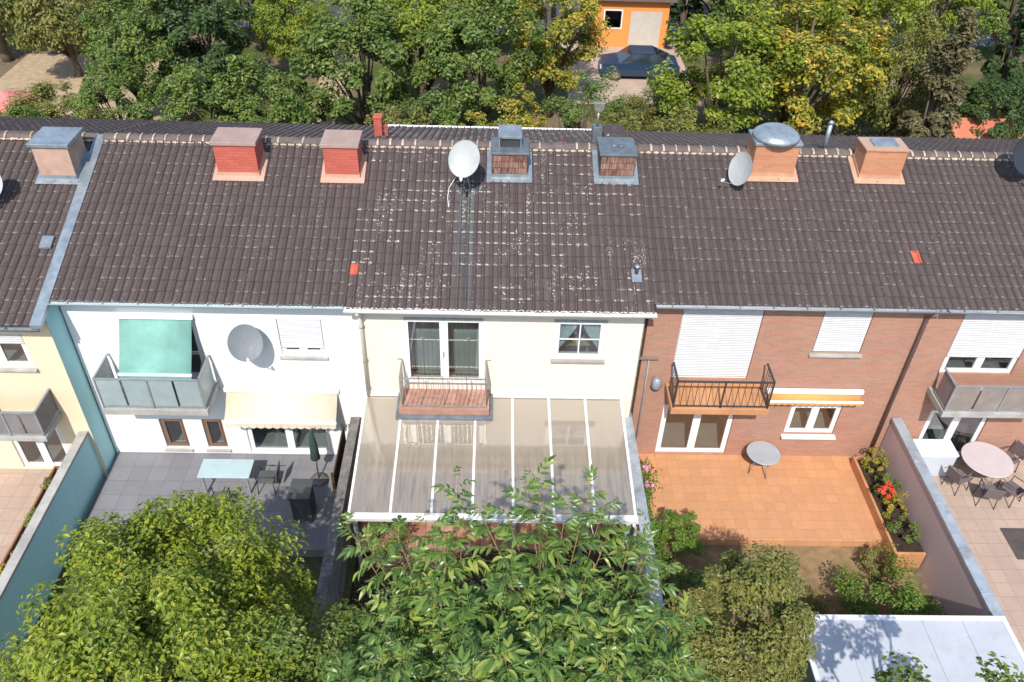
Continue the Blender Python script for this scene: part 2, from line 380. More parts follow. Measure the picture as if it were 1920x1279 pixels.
# one pan tile: S profile across, slightly cambered lip, thickness at the lower lip
PROF = [(0, .0), (.05, .013), (.14, .022), (.30, .025), (.46, .021), (.56, .010), (.62, .0), (.67, .001), (.715, .022), (.78, .046), (.86, .049), (.94, .030), (1.01, .0)]
def tile_arrays():
    V = []; Fc = []; UV = []
    L = CL+.07; n = len(PROF)
    for (t, lift) in ((0, .034), (1, .004)):
        for (u, h) in PROF: V.append((u*PT, t*L, h+lift))
    for (u, h) in PROF: V.append((u*PT, .0, h+lift-.016 if 0 else h+.012))
    for k in range(n-1):
        Fc.append((k, k+1, n+k+1, n+k)); UV += [(PROF[k][0], 0), (PROF[k+1][0], 0), (PROF[k+1][0], 1), (PROF[k][0], 1)]
        Fc.append((2*n+k, 2*n+k+1, k+1, k)); UV += [(PROF[k][0], .6)]*4
    return np.array(V, float), np.array(Fc), np.array(UV, float)
TV, TF, TUV = tile_arrays()
TILE_ME = {}
def tile_mesh(m):
    if m.name not in TILE_ME:
        TILE_ME[m.name] = np_mesh('tile', TV, TF, [m], uv=TUV, smooth=False)
    return TILE_ME[m.name]
def tile_field(name, x0, ncol, courses, side, m, parent, y_e=None, seed=1, skip=None):
    """joined tiles; side +1 front slope (facing the camera), -1 rear slope"""
    rs = np.random.RandomState(seed); Vs = []; Fs = []; off = 0
    org = np.array(ORG[parent.name])
    for r in courses:
        for c in range(ncol):
            x = x0+c*PT
            if side > 0:
                y = Y_EAVE+(r*CL)*CS if y_e is None else y_e+r*CL*CS
                if y > YR-.1: continue
                if skip and skip(x, y): continue
                b = np.array([[1, 0, 0], [0, CS, -SN], [0, SN, CS]]); P = np.array([x, y, zroof(y)])
            else:
                y = YR+.04+(NC-r)*CL*CS
                b = np.array([[-1, 0, 0], [0, -CS, SN], [0, SN, CS]]); P = np.array([x+PT, y, zroof(y)])
            T = TV.copy(); T[:, 0] += rs.normal(0, .002); T[:, 2] += rs.normal(0, .0025); T[:, 1] += rs.normal(0, .004); T[:, 2] += (T[:, 0]-PT/2)*rs.normal(0, .015)
            Vs.append(T@b.T+P-org); Fs.append(TF+off); off += len(TV)
    me = np_mesh(name, np.concatenate(Vs), np.concatenate(Fs), [m], uv=np.tile(TUV, (len(Vs), 1)))
    o = bpy.data.objects.new(name, me); COL.objects.link(o); o.parent = parent; o['kind'] = 'stuff'; ORG[o.name] = tuple(org); return o

def wall_with_openings(root, name, m, x0, x1, z0, z1, y, holes, depth=.28):
    mb = MB(); xs = sorted({x0, x1, *[h[0] for h in holes], *[h[1] for h in holes]}); zs = sorted({z0, z1, *[h[2] for h in holes], *[h[3] for h in holes]})
    for a, b in zip(xs, xs[1:]):
        for c, d in zip(zs, zs[1:]):
            mx, mz = (a+b)/2, (c+d)/2
            if any(h[0] < mx < h[1] and h[2] < mz < h[3] for h in holes): continue
            mb.face([(a, y, c), (b, y, c), (b, y, d), (a, y, d)])
            mb.face([(a, y+depth, c), (a, y+depth, d), (b, y+depth, d), (b, y+depth, c)])
    for (a, b, c, d) in holes:
        y2 = y+depth
        mb.face([(a, y, c), (a, y2, c), (a, y2, d), (a, y, d)][::-1]); mb.face([(b, y, c), (b, y2, c), (b, y2, d), (b, y, d)])
        mb.face([(a, y, c), (b, y, c), (b, y2, c), (a, y2, c)]); mb.face([(a, y, d), (b, y, d), (b, y2, d), (a, y2, d)][::-1])
    for x, fl in ((x0, 1), (x1, -1)):
        q = [(x, y, z0), (x, y+depth, z0), (x, y+depth, z1), (x, y, z1)]; mb.face(q if fl < 0 else q[::-1])
    return mb.build(name, m, root)

def room(root, x0, x1, z0, z1, y0, y1, m=None):
    mb = MB()
    mb.face([(x0, y1, z0), (x1, y1, z0), (x1, y1, z1), (x0, y1, z1)]); mb.face([(x0, y0, z0), (x0, y1, z0), (x0, y1, z1), (x0, y0, z1)]); mb.face([(x1, y0, z0), (x1, y0, z1), (x1, y1, z1), (x1, y1, z0)])
    mb.face([(x0, y0, z1), (x0, y1, z1), (x1, y1, z1), (x1, y0, z1)]); mb.face([(x0, y0, z0), (x1, y0, z0), (x1, y1, z0), (x0, y1, z0)])
    return mb.build('room_interior', m or INNER, root)

def frame_mb(x0, x1, z0, z1, y0, y1, w, wb=None):
    mb = MB(); wb = wb or w
    mb.box(x0, x0+w, y0, y1, z0, z1); mb.box(x1-w, x1, y0, y1, z0, z1)
    mb.box(x0+w, x1-w, y0, y1, z1-w, z1); mb.box(x0+w, x1-w, y0, y1, z0, z0+wb)
    return mb
def window(root, x0, x1, z0, z1, y, cols=2, fr=.07, bars=0, sill=None, shutter=0., fm=None, name='window', dep=.06, sillm=None, shm=None):
    """frame set 'dep' behind the wall face y; sub-parts: pane, glazing bars, sill, roller shutter"""
    yf = y+dep; fm = fm or PVC
    mb = frame_mb(x0+.003, x1-.003, z0+.003, z1-.003, yf, yf+.07, fr)
    W = (x1-x0-2*fr); zs = z0+fr; zt = z1-fr; cw = W/cols
    for i in range(1, cols): mb.box(x0+fr+i*cw-.055, x0+fr+i*cw+.055, yf-.012, yf+.06, zs-.002, zt+.002)
    w = mb.build(name, fm, root, .006)
    for i in range(cols):
        a = x0+fr+i*cw+(.05 if i else 0); b = x0+fr+(i+1)*cw-(.05 if i < cols-1 else 0)
        s = frame_mb(a, b, zs, zt, yf-.02, yf+.05, .055).build('sash', fm, w, .006)
        MB().box(a+.05, b-.05, yf+.012, yf+.024, zs+.05, zt-.05).build('pane', GLASS, w)
        if bars:
            mb2 = MB(); xm = (a+b)/2; zm = zs+.05+(zt-zs-.1)*.5
            mb2.box(xm-.016, xm+.016, yf-.008, yf+.005, zs+.055, zt-.055); mb2.box(a+.055, b-.055, yf-.0065, yf+.0065, zm-.016, zm+.016); mb2.build('glazing_bar', fm, w)
    if shutter:
        zb = z1-(z1-z0)*shutter; n = max(3, int((z1-zb)/.055)); mb3 = MB(); h = (z1-zb)/n
        for k in range(n): mb3.prism([(yf-.045, zb+k*h), (yf-.058, zb+k*h+h*.5), (yf-.045, zb+k*h+h*.93), (yf-.03, zb+k*h+h*.93), (yf-.03, zb+k*h)], 'x', x0+.02, x1-.02)
        mb3.box(x0+.02, x1-.02, yf-.04, yf-.031, zb, z1-.002)
        mb3.build('roller_shutter', shm or mat('off_white_shutter', (.56, .575, .59), .06, .5, .3, scale=3, bump=0, dirt=(.48, .48, .48), streak=True), w)
    if sill:
        MB().prism([(y+.1, z0-.005), (y-sill, z0-.035), (y-sill, z0-.085), (y-.012, z0-.085), (y-.012, z0-.05), (y+.1, z0-.05)], 'x', x0-.06, x1+.06).build('sill', sillm or CONCL, w)
    return w

def gutter(root, x0, x1, y, z, m, r=.075):
    mb = MB(); n = 8
    for t in (0, 1):
        rr = r-.006*t; pts = [(y+rr*math.cos(math.pi+math.pi*k/n), z+rr*math.sin(math.pi+math.pi*k/n)) for k in range(n+1)]
        for a, b in zip(pts, pts[1:]):
            q = [(x0, *a), (x1, *a), (x1, *b), (x0, *b)]; mb.face(q if t == 0 else q[::-1], smooth=True)
    mb.tube([(x0, y-r, z), (x1, y-r, z)], .014, 6); mb.tube([(x0, y+r, z-.03), (x1, y+r, z-.03)], .006, 5)
    for x in (x0, x1): mb.prism([(y+r*math.cos(math.pi+math.pi*k/n), z+r*math.sin(math.pi+math.pi*k/n)) for k in range(n+1)], 'x', x-.003, x+.003)
    k = x0+.4
    while k < x1:
        mb.box(k-.012, k+.012, y-r, y+r+.02, z-.002, z+.004); k += .82
    return mb.build('gutter', m, root)

def chimney(root, x0, x1, y0, y1, ztop, bodym, capm, capt=.09, over=.05, flash=None, name='chimney', zb=None):
    c = MB().box(x0, x1, y0, y1, (zb or zroof(y0)-.15), ztop).build(name, bodym, root, .01)
    MB().box(x0-over, x1+over, y0-over, y1+over, ztop+.001, ztop+capt).build('cap', capm, c, .012)
    if flash:
        f = MB(); d = .13; w = .16
        def zz(y): return zroof(y)+.075
        f.face([(x0-d, y0-w, zz(y0-w)), (x1+d, y0-w, zz(y0-w)), (x1+d, y0+.002, zz(y0)+.02), (x0-d, y0+.002, zz(y0)+.02)])
        f.box(x0-.012, x1+.012, y0-.014, y0+.01, zz(y0)-.1, zz(y0)+.11)
        for s in (0, 1):
            xa, xb = (x0-d, x0-.002) if s == 0 else (x1+.002, x1+d)
            f.face([(xa, y0-.0, zz(y0)+.012), (xb, y0-.0, zz(y0)+.012), (xb, min(y1, YR), zz(min(y1, YR))+.012), (xa, min(y1, YR), zz(min(y1, YR))+.012)])
            xs = x0-.012 if s == 0 else x1+.001
            f.prism([(y0, zz(y0)-.05), (min(y1, YR), zz(min(y1, YR))-.05), (min(y1, YR), zz(min(y1, YR))+.12), (y0, zz(y0)+.12)], 'x', xs, xs+.011)
        f.build('flashing', flash, c)
    return c

def ridge_caps(roof, x0, x1, m, seed=0):
    m = mat('ridge_clay', (.135, .108, .1), .3, .8, .25, scale=4, bump=.3, dirt=(.23, .19, .16))
    rs = random.Random(seed); n = round((x1-x0)/.335); w = (x1-x0)/n
    mb = MB(); k = 10; Lr = w+.035
    prof = lambda rr: [(-rr*1.25*math.cos(math.pi*j/k), rr*(math.sin(math.pi*j/k)**.8)*.85) for j in range(k+1)]
    for (xa, xb, ra, rb) in ((0, .045, .15, .15), (.045, Lr, .137, .128)):
        pa, pb = prof(ra), prof(rb)
        for j in range(k): mb.face([(xa, *pa[j]), (xa, *pa[j+1]), (xb, *pb[j+1]), (xb, *pb[j])][::-1], uv=[(0, .5)]*4, smooth=False)
    pa = prof(.15)
    pi = prof(.12)
    for j in range(k):
        mb.face([(0, *pa[j]), (0, *pa[j+1]), (0, *pi[j+1]), (0, *pi[j])], uv=[(0, .1)]*4)
        mb.face([(.045, *pa[j]), (.045, *pa[j+1]), (.045, *pi[j+1]), (.045, *pi[j])][::-1], uv=[(0, .1)]*4)
    me = mb.mesh('ridge_tile', m)
    for i in range(n):
        o = inst('ridge_tile', me, roof, (x0+i*w, YR+rs.uniform(-.006, .006), ZR-.02+rs.uniform(-.005, .005)), (rs.uniform(-.03, .03), rs.uniform(-.01, .01), rs.uniform(-.012, .012)))
    mo = MB()
    for s in (-1, 1):
        mo = MB(); xs = np.arange(x0, x1, PT/4)
        for a, b in zip(xs, xs[1:]):
            da = .178+.022*math.sin((a-x0)/PT*2*math.pi)+rs.uniform(-.006, .012); db = da
            mo.face([(a, YR+s*.11, ZR+.035), (b, YR+s*.11, ZR+.035), (b, YR+s*(db+.02), ZR-.03), (a, YR+s*(da+.02), ZR-.03)][::-s], smooth=True)
        mo.build('ridge_mortar', MORTAR, roof)
    for i in range(1, n):
        if rs.random() < .8:
            x = x0+i*w; q = MB(); hw = rs.uniform(.014, .03); pr = prof(.152); e = rs.randint(5, 9)
            for a in range(1, e):
                A, B = pr[a], pr[a+1]; j1, j2 = rs.uniform(.7, 1.2)*hw, rs.uniform(.7, 1.2)*hw
                q.face([(x-j1, YR+A[0], ZR-.018+A[1]), (x+j1, YR+A[0], ZR-.018+A[1]), (x+j2, YR+B[0], ZR-.018+B[1]), (x-j2, YR+B[0], ZR-.018+B[1])])
            q.build('mortar_dab', MORTAR, roof)
    return n

def house_shell(name, label, x0, x1, yw, m, holes, y_e=None, tilem=None, group=None, gut=None, zb=0., soffit=None, seed=3, tiles=True, wx0=None, wx1=None):
    root = thing(name, ((x0+x1)/2, yw, 0), label, 'house', group)
    ye = Y_EAVE if y_e is None else y_e
    wx0 = x0 if wx0 is None else wx0; wx1 = x1 if wx1 is None else wx1
    zt = zroof(yw+.1)-.06
    wall_with_openings(root, 'wall', m, wx0, wx1, zb, zt, yw, holes)
    back = MB(); back.face([(x0, 8.5, 0), (x0, 8.5, zroof(8.5)-.06), (x1, 8.5, zroof(8.5)-.06), (x1, 8.5, 0)])
    for x in (wx0+.01, wx1-.01):
        back.face([(x, yw+.28, 0), (x, 8.5, 0), (x, 8.5, zroof(8.5)-.08), (x, YR, ZR-.08), (x, yw+.28, zroof(yw+.28)-.08)])
    back.build('rear_wall', m, root)
    rf = MB(); ex, yb = ye+.03, YR+.04+13*CL*CS-.03
    top = [(ex, zroof(ex)-.004), (YR, ZR-.004), (yb, zroof(yb)-.004)]; bot = [(yb, zroof(yb)-.09), (YR, ZR-.09), (ex, zroof(ex)-.09)]
    rf.prism((top+bot)[::-1], 'x', x0+.004, x1-.004)
    roof = rf.build('roof', soffit or WOOD, root)
    return root, roof, ye

print('helpers ok')
# ================================================================ THE SETTING
def ground_mat():
    b = NB('ground_grass_and_earth'); v = b.pos()
    g = b.ramp(b.noise(v, 3.0, 6, .65), [(.3, (.045, .07, .02)), (.6, (.09, .11, .035)), (.8, (.15, .13, .06))])
    e = b.ramp(b.noise(v, 8, 5), [(.3, (.13, .095, .06)), (.7, (.24, .18, .12))])
    col = b.mix(b.ramp(b.noise(v, .25, 4), [(.45, 0.), (.6, 1.)]), g, e)
    return b.done(b.prin(col, .95, .1, 0, b.bump(b.noise(v, 25, 4), .6, .03)))
GROUNDM = ground_mat()
LAWNM = mat('dry_lawn', (.27, .185, .1), .35, .95, .1, scale=4, bump=.6, bscale=60, dirt=(.17, .14, .06))
SANDM = mat('sandy_path_earth', (.42, .32, .21), .25, .95, .1, scale=3, bump=.4, dirt=(.3, .23, .15))
ASPH = mat('asphalt', (.075, .075, .08), .25, .9, .2, scale=3, bump=.4, bscale=80)
mb = MB(); N = 24
for i in range(N):
    for j in range(N):
        x0, x1 = -600+1200*i/N, -600+1200*(i+1)/N; y0, y1 = -600+1200*j/N, -600+1200*(j+1)/N
        mb.face([(x0, y0, 0), (x1, y0, 0), (x1, y1, 0), (x0, y1, 0)])
struct(mb.build('ground', GROUNDM))
def slab(name, x0, x1, y0, y1, z, m, z0=-.05, bevel=.015):
    return struct(MB().box(x0, x1, y0, y1, z0, z).build(name, m, None, bevel))
# rear street, pavement and path behind the houses
slab('road', -80, 80, 36.5, 41.5, .012, ASPH, -.02, 0)
slab('pavement', -80, 80, 34.8, 36.4, .12, GREYSLAB)
slab('path', -9.6, -8.0, 10.5, 34.7, .03, SANDM, -.02, 0)
slab('driveway', 3.6, 10.5, 25.0, 34.7, .035, PINKSLAB, -.02, 0)
slab('gravel_yard', -26, -15, 19, 30, .025, SANDM, -.02, 0)
# neighbour terraces (raised a little at the house)
slab('terrace_right', 3.72, 10.86, -2.75, .3, .3, ORANGEPAVE)
slab('terrace_far_right', 11.14, 17.8, -6.4, .3, .3, PINKPAVE)
slab('terrace_left', -10.6, -3.98, -3.2, .3, .3, GREYPAVE)
slab('terrace_far_left', -17.5, -11.0, -6.0, -.3, .3, PINKPAVE)
slab('lawn', 4.3, 10.6, -5.9, -2.76, .06, LAWNM, -.02, 0)

# own terrace: terracotta flags, each its own piece
ter = struct(MB().box(-3.6, 3.3, -2.98, -.002, -.05, .088).build('terrace', mat('grout', (.2, .14, .12), .3, .95)))
ORG[ter.name] = (0, 0, 0)
TS = .24
flag_me = []
for k, mm in enumerate((TERRA, mat('terracotta_pale', (.48, .27, .21), .25, .75, .3, scale=6, bump=.2, dirt=(.33, .21, .17)), mat('terracotta_dark', (.35, .165, .12), .3, .75, .3, scale=6, bump=.2, dirt=(.24, .14, .11)))):
    g = TS/2-.005; b = MB()
    b.box(-g, g, -g, g, -.02, .008); b2 = b.mesh('flag', mm); flag_me.append(b2)
rest = MB()
ncol = int(6.85/TS)
for j in range(12):
    for i in range(ncol):
        x = -3.53+TS*(i+.5); y = -2.96+TS*(j+.5)
        if j < 10:
            inst('flag', rnd.choices(flag_me, (5, 3, 3))[0], ter, (x, y, .1+rnd.uniform(-.002, .002)), (rnd.uniform(-.008, .008), rnd.uniform(-.008, .008), rnd.uniform(-.006, .006)))
        else:
            g = TS/2-.005; rest.box(x-g, x+g, y-g, y+g, .08, .108)
o = rest.build('flag', TERRA, ter); o['kind'] = 'stuff'

# gravel bed in front of the flags: countless pebbles
rs = np.random.RandomState(5); n = 9000
c = np.stack([rs.uniform(-3.5, 3.2, n), rs.uniform(-5.2, -2.98, n), rs.uniform(.0, .05, n)], 1); sz = rs.uniform(.012, .032, n)
octv = np.array([(1, 0, 0), (0, 1, 0), (-1, 0, 0), (0, -1, 0), (0, 0, .8), (0, 0, -.8)])
V = (octv[None]*(sz[:, None, None]*rs.uniform(.6, 1.3, (n, 6, 1)))+c[:, None]).reshape(-1, 3)
tri = np.array([(0, 1, 4), (1, 2, 4), (2, 3, 4), (3, 0, 4)]); Fq = (tri[None]+np.arange(n)[:, None, None]*6).reshape(-1, 3)
bgv = NB('mixed_gravel'); gm = bgv.done(bgv.prin(bgv.ramp(bgv.rand(), [(0., (.07, .045, .038)), (.5, (.16, .1, .08)), (1., (.3, .23, .2))]), .85, .2))
o = bpy.data.objects.new('gravel', np_mesh('gravel', V, Fq, [gm])); COL.objects.link(o); tag(o, 'red brown gravel bed at the foot of the terracotta flags', 'gravel', kind='stuff')
slab('gravel_bed', -3.55, 3.25, -5.3, -2.99, .02, SOIL, -.03, 0)

# ================================================================ THE CREAM HOUSE
FD = (-2.41, -.396, 3.143, 5.261); WN = (1.362, 2.62, 4.03, 5.251); GD = (-1.75, 1.45, .12, 2.15)
main, roof, ye = house_shell('row_house', 'cream rendered middle house with lichen speckled brown tiled roof and small balcony', -3.69, 3.69, 0., CREAM, [FD, WN, GD], seed=1, wx0=-3.47, wx1=3.56, soffit=mat('tan_eave_shade', (.5, .43, .33), .1, .8))
ORG[roof.name] = ORG[main.name]
tme, rme = tile_mesh(TILE), None
rot0 = SL
def put_tile(c, r, m):
    y = Y_EAVE+r*CL*CS+rnd.gauss(0, .004); x = -3.69+c*PT+rnd.gauss(0, .002)
    return inst('tile', tile_mesh(m), roof, (x, y, zroof(Y_EAVE+r*CL*CS)+rnd.gauss(0, .002)), (rot0+rnd.gauss(0, .004), rnd.gauss(0, .012), rnd.gauss(0, .004)))
for r in range(8):
    for c in range(36):
        if r == 3 and c == 0:
            t = put_tile(c, r, RED_TILE); t['label'] = 'single bright red replacement tile at the roof edge'
        else: put_tile(c, r, TILE)
tile_field('tile', -3.69, 36, range(8, 16), 1, TILE, roof, seed=11)
tile_field('tile', -3.69, 36, range(3, 16), -1, TILE, roof, seed=12)
ridge_caps(roof, -3.69, 3.69, TILE, 4)
# one broken ridge spot with red mortar
MB().lathe([(.02, .04), (.1, .03), (.14, .0)], (1.58, YR+.1, ZR+.03), 9).build('mortar_patch', RED_TILE, roof)
gutter(main, -3.72, 3.72, -.445, 5.81, ALU, .085)
gutter(main, -3.7, 3.0, 8.93, 6.1, PVC, .08)
# eaves fascia and soffit, tan colour carries the shadow strip below the gutter
MB().box(-3.69, 3.66, -.34, -.325, 5.63, 5.76).build('fascia', MATS['tan_eave_shade'], main)
MB().box(-3.47, 3.56, -.325, -.002, 5.615, 5.63).build('soffit', MATS['tan_eave_shade'], main)
# down pipe
PIPE = mat('cream_pipe', (.72, .66, .55), .08, .5, .4, bump=.02)
dp = MB().tube([(-3.42, -.43, 5.74), (-3.42, -.42, 5.66), (-3.42, -.3, 5.55), (-3.42, -.1, 5.4), (-3.42, -.075, 5.3), (-3.42, -.075, 2.72)], .05, 12).build('down_pipe', PIPE, main)
for z in (5.0, 3.9, 2.95): MB().tube([(-3.42, -.075, z-.015), (-3.42, -.075, z+.015)], .058, 12).box(-3.36, -3.345, -.085, -.002, z-.01, z+.01).build('pipe_clip', GALV, dp)
# corner strip at the right end
MB().box(3.545, 3.572, -.012, .2, 0, 5.6).build('corner_strip', CONC, main)
# balcony door
door = window(main, *FD[:2], FD[2], FD[3], 0., cols=2, fr=.075, name='balcony_door', dep=.02)
MB().box(FD[0]+.03, FD[1]-.03, -.04, .02, FD[3]-.045, FD[3]+.012).build('door_head_shade', ZINC, door)  # blue-grey strip stands in for the shading at the top of the frame
MB().box(FD[0]-.01, FD[0]+.035, -.02, .02, FD[2], FD[3]-.05).build('shutter_guide', PVC, door); MB().box(FD[1]-.035, FD[1]+.01, -.02, .02, FD[2], FD[3]-.05).build('shutter_guide', PVC, door)
MB().box(-1.435, -1.405, -.045, -.015, 4.12, 4.2).box(-1.43, -1.41, -.07, -.045, 4.05, 4.18).build('handle', GALV, door)
window(main, *WN[:2], WN[2], WN[3], 0., cols=1, fr=.07, bars=1, sill=.1, dep=.03, sillm=mat('grey_sill', (.34, .31, .28), .15, .7))
MB().box(WN[0]-.03, WN[1]+.03, -.03, .02, WN[3]-.03, WN[3]+.03).build('window_head_shade', ZINC, main)  # blue-grey strip paints in the shading over the window frame
window(main, *GD[:2], GD[2], GD[3], 0., cols=3, fr=.08, name='terrace_door', dep=.03)
room(main, -3.3, .4, 3.05, 5.5, .28, 3.6); room(main, .5, 3.4, 3.05, 5.5, .28, 3.0, mat('warm_room_plaster', (.5, .42, .3), .1, .9)); room(main, -3.3, 3.4, .1, 2.5, .28, 4)
# timber floor patch and furniture hints inside
MB().box(-3.25, .35, .3, 3.55, 3.055, 3.07).build('room_floor', FLOORIN, main); MB().box(.55, 3.35, .3, 2.95, 3.055, 3.07).build('room_floor', FLOORIN, main)

def drape(name, x0, x1, z0, z1, y, m, label, folds=9, amp=.03, swag=None, cat='curtain'):
    mb = MB(); nx, nz = 40, 14; P = []
    for j in range(nz+1):
        t = j/nz; z = z1+(z0-z1)*t; row = []
        for i in range(nx+1):
            s = i/nx; a, b = x0, x1
            if swag == 'L': b = x0+(x1-x0)*(1-.93*t**1.35)
            if swag == 'R': a = x1-(x1-x0)*(1-.93*t**1.35)
            zz = z if not swag else z1+(z0-z1)*t*(1-.12*(s if swag == 'L' else 1-s))
            row.append((a+(b-a)*s, y+amp*math.sin(s*folds*2*math.pi+.6*math.sin(t*3))*(1 if not swag else (1-.5*t)), zz))
        P.append(row)
    for j in range(nz):
        for i in range(nx): mb.face([P[j+1][i], P[j+1][i+1], P[j][i+1], P[j][i]], smooth=True)
    o = mb.build(name, m, None, weld=True)
    md = o.modifiers.new('thickness', 'SOLIDIFY'); md.thickness = .004
    return tag(o, label, cat)
drape('curtain', 1.46, 2.02, 4.1, 5.2, .17, CLOTHB, 'pale blue tied back curtain in the left half of the small window', 6, .025, 'L')
drape('curtain', 2.0, 2.54, 4.1, 5.2, .17, CLOTHB, 'pale blue tied back curtain in the right half of the small window', 6, .025, 'R')
drape('curtain', -2.5, -1.42, 3.08, 5.15, .55, CLOTHD, 'slate pleats added for the reflected bars in the left leaf of the balcony door', 10, .04)  # dark pleats stand in for railing bars mirrored in the panes
drape('curtain', -1.36, -.3, 3.08, 5.15, .55, CLOTHD, 'slate pleats added for the reflected bars in the right leaf of the balcony door', 10, .04)
drape('pane_reflection', -2.12, -1.47, 3.1, 4.66, .32, CLOTHG, 'grey green panel added for the reflection in the left leaf of the balcony door', 5, .008, cat='reflection_panel')  # added panels paint the greenish reflection seen in the door panes
drape('pane_reflection', -1.16, -.47, 3.1, 4.66, .32, CLOTHG, 'grey green panel added for the reflection in the right leaf of the balcony door', 5, .008, cat='reflection_panel')
tb = thing('side_table', (1.9, 1.2, 3.07), 'light wooden table seen inside through the small window', 'table')
LW = mat('light_wood', (.5, .36, .2), .2, .6)
MB().box(1.4, 2.4, .8, 1.6, 3.78, 3.82).build('table_top', LW, tb, .006)
for sx in (1.45, 2.31):
    for sy in (.85, 1.51): MB().box(sx, sx+.05, sy, sy+.05, 3.07, 3.779).build('leg', LW, tb)

# balcony
BX0, BX1, BY = -2.55, -.24, -.75
bal = MB().box(BX0, BX1, BY, -.002, 2.66, 2.9).build('balcony', mat('terracotta_fascia', (.42, .235, .18), .2, .8, dirt=(.3, .18, .14)), main, .008)
tw = (BX1-BX0)/8
for i in range(8):
    for j in range(4):
        g = .004; x = BX0+i*tw; y = BY+.004+j*.185
        MB().box(x+g, x+tw-g, y+g, y+.185-g, 2.901, 2.915+rnd.uniform(-.002, .002)).build('flag', rnd.choice((TERRA, MATS['terracotta_pale'])), bal)
fl = MB()
def pz_(y): return 2.665+(2.665-2.281)/3.613*y
for (xa, xb, ya, yb) in ((BX0-.09, BX1+.09, BY-.1, BY-.004),):
    fl.face([(xa, ya, pz_(ya)+.075), (xb, ya, pz_(ya)+.075), (xb, yb, pz_(yb)+.1), (xa, yb, pz_(yb)+.1)]); fl.box(xa, xb, ya-.012, ya, pz_(ya)-.0, pz_(ya)+.078)
    fl.box(BX0-.01, BX1+.01, BY-.013, BY-.001, pz_(yb)+.05, pz_(yb)+.11)
for s, x in ((-1, BX0), (1, BX1)):
    xa, xb = (x-.09, x-.012) if s < 0 else (x+.012, x+.09)
    fl.face([(xa, BY-.004, pz_(BY)+.1), (xb, BY-.004, pz_(BY)+.1), (xb, -.004, pz_(0)+.1), (xa, -.004, pz_(0)+.1)])
    fl.prism([(BY, pz_(BY)+.05), (-.004, pz_(0)+.05), (-.004, pz_(0)+.13), (BY, pz_(BY)+.13)], 'x', x-.011 if s < 0 else x+.001, x-.001 if s < 0 else x+.011)
    fl.box(xa, xa+.012, BY-.1, -.01, 2.55, 2.68) if s < 0 else fl.box(xb-.012, xb, BY-.1, -.01, 2.55, 2.68)
fl.build('lead_flashing', ZINCD, bal)
RY, RZ0, RZ1, RX0, RX1 = -.73, 2.985, 3.92, -2.48, -.34
rail = MB()
rail.bar((RX0, RY, RZ1), (RX1, RY, RZ1), .045, .014); rail.bar((RX0, RY, RZ0), (RX1, RY, RZ0), .045, .014)
for x in (RX0, RX1):
    rail.bar((x, RY, RZ1), (x, -.005, RZ1), .045, .014); rail.bar((x, RY, RZ0), (x, -.005, RZ0), .03, .012)
for x, s in ((RX0, -1), (RX1, 1)): rail.box(min(x, x+s*.12), max(x, x+s*.12), -.02, -.004, RZ1+.005, RZ1+.025)
rl = rail.build('balcony_railing', GALV, main)
nb = 18
for i in range(nb+1):
    x = RX0+(RX1-RX0)*i/nb
    if i in (0, nb): MB().box(x-.018, x+.018, RY-.018, RY+.018, 2.916, RZ1+.0).build('post', GALV, rl)
    elif i in (4, 9, 14): MB().box(x-.011, x+.011, RY-.02, RY+.02, 2.916, RZ1+.06).box(x-.05, x+.012, RY-.012, RY+.012, RZ1+.06, RZ1+.072).build('post', GALV, rl)
    else: MB().box(x-.006, x+.006, RY-.006, RY+.006, RZ0, RZ1).build('bar', GALV, rl)
for x in (RX0, RX1):
    for k in range(1, 7):
        y = RY+(-.02-RY)*k/7; MB().box(x-.006, x+.006, y-.006, y+.006, RZ0, RZ1).build('bar', GALV, rl)

# chimneys of the cream house
def clad_chimney(x0, x1, y0, y1, ztop, label):
    c = chimney(main, x0, x1, y0, y1, ztop, SLATE, ZINCD, .07, .03, ZINC)
    c['label'] = label
    nx, nz = 4, 3; zb = zroof(y0)+.19; w = (x1-x0-.04)/nx; h = (ztop-zb-.02)/nz
    for i in range(nx):
        for j in range(nz):
            MB().box(x0+.02+i*w+.005, x0+.02+(i+1)*w-.005, y0-.018-rnd.uniform(0, .004), y0-.002, zb+j*h+.008, zb+(j+1)*h-.008).build('cladding_panel', CLAD, c)
    return c
c1 = clad_chimney(-.28, .66, 3.55, 4.42, 7.88, 'rusty panelled chimney with a raised metal cowl')
cw = MB(); cw.box(-.1, .47, 3.86, 4.3, 8.16, 8.4); cw.box(-.08, .45, 3.88, 4.28, 7.96, 8.15)
cwo = MB().prism([(3.78, 8.27), (3.8, 8.2), (4.32, 8.28), (4.32, 8.36)][::-1], 'x', -.12, .5).build('cowl', ZINC, c1, .006)
MB().box(-.06, .44, 3.86, 4.26, 7.955, 8.2).build('cowl_opening', DARKM, c1)
for x in (-.1, .46):
    for y in (3.83, 4.28): MB().box(x, x+.025, y, y+.025, 7.951, 8.26).build('cowl_leg', ZINC, c1)
c2 = clad_chimney(2.55, 3.47, 3.56, 4.52, 7.9, 'rusty panelled chimney with a flat metal lid near the right edge')
for x in (2.93, 3.11): MB().lathe([(.075, 0), (.08, .03), (.05, .045), (.0, .05)], (x, 4.0, 7.971), 14).build('lid_boss', ZINCD, c2)
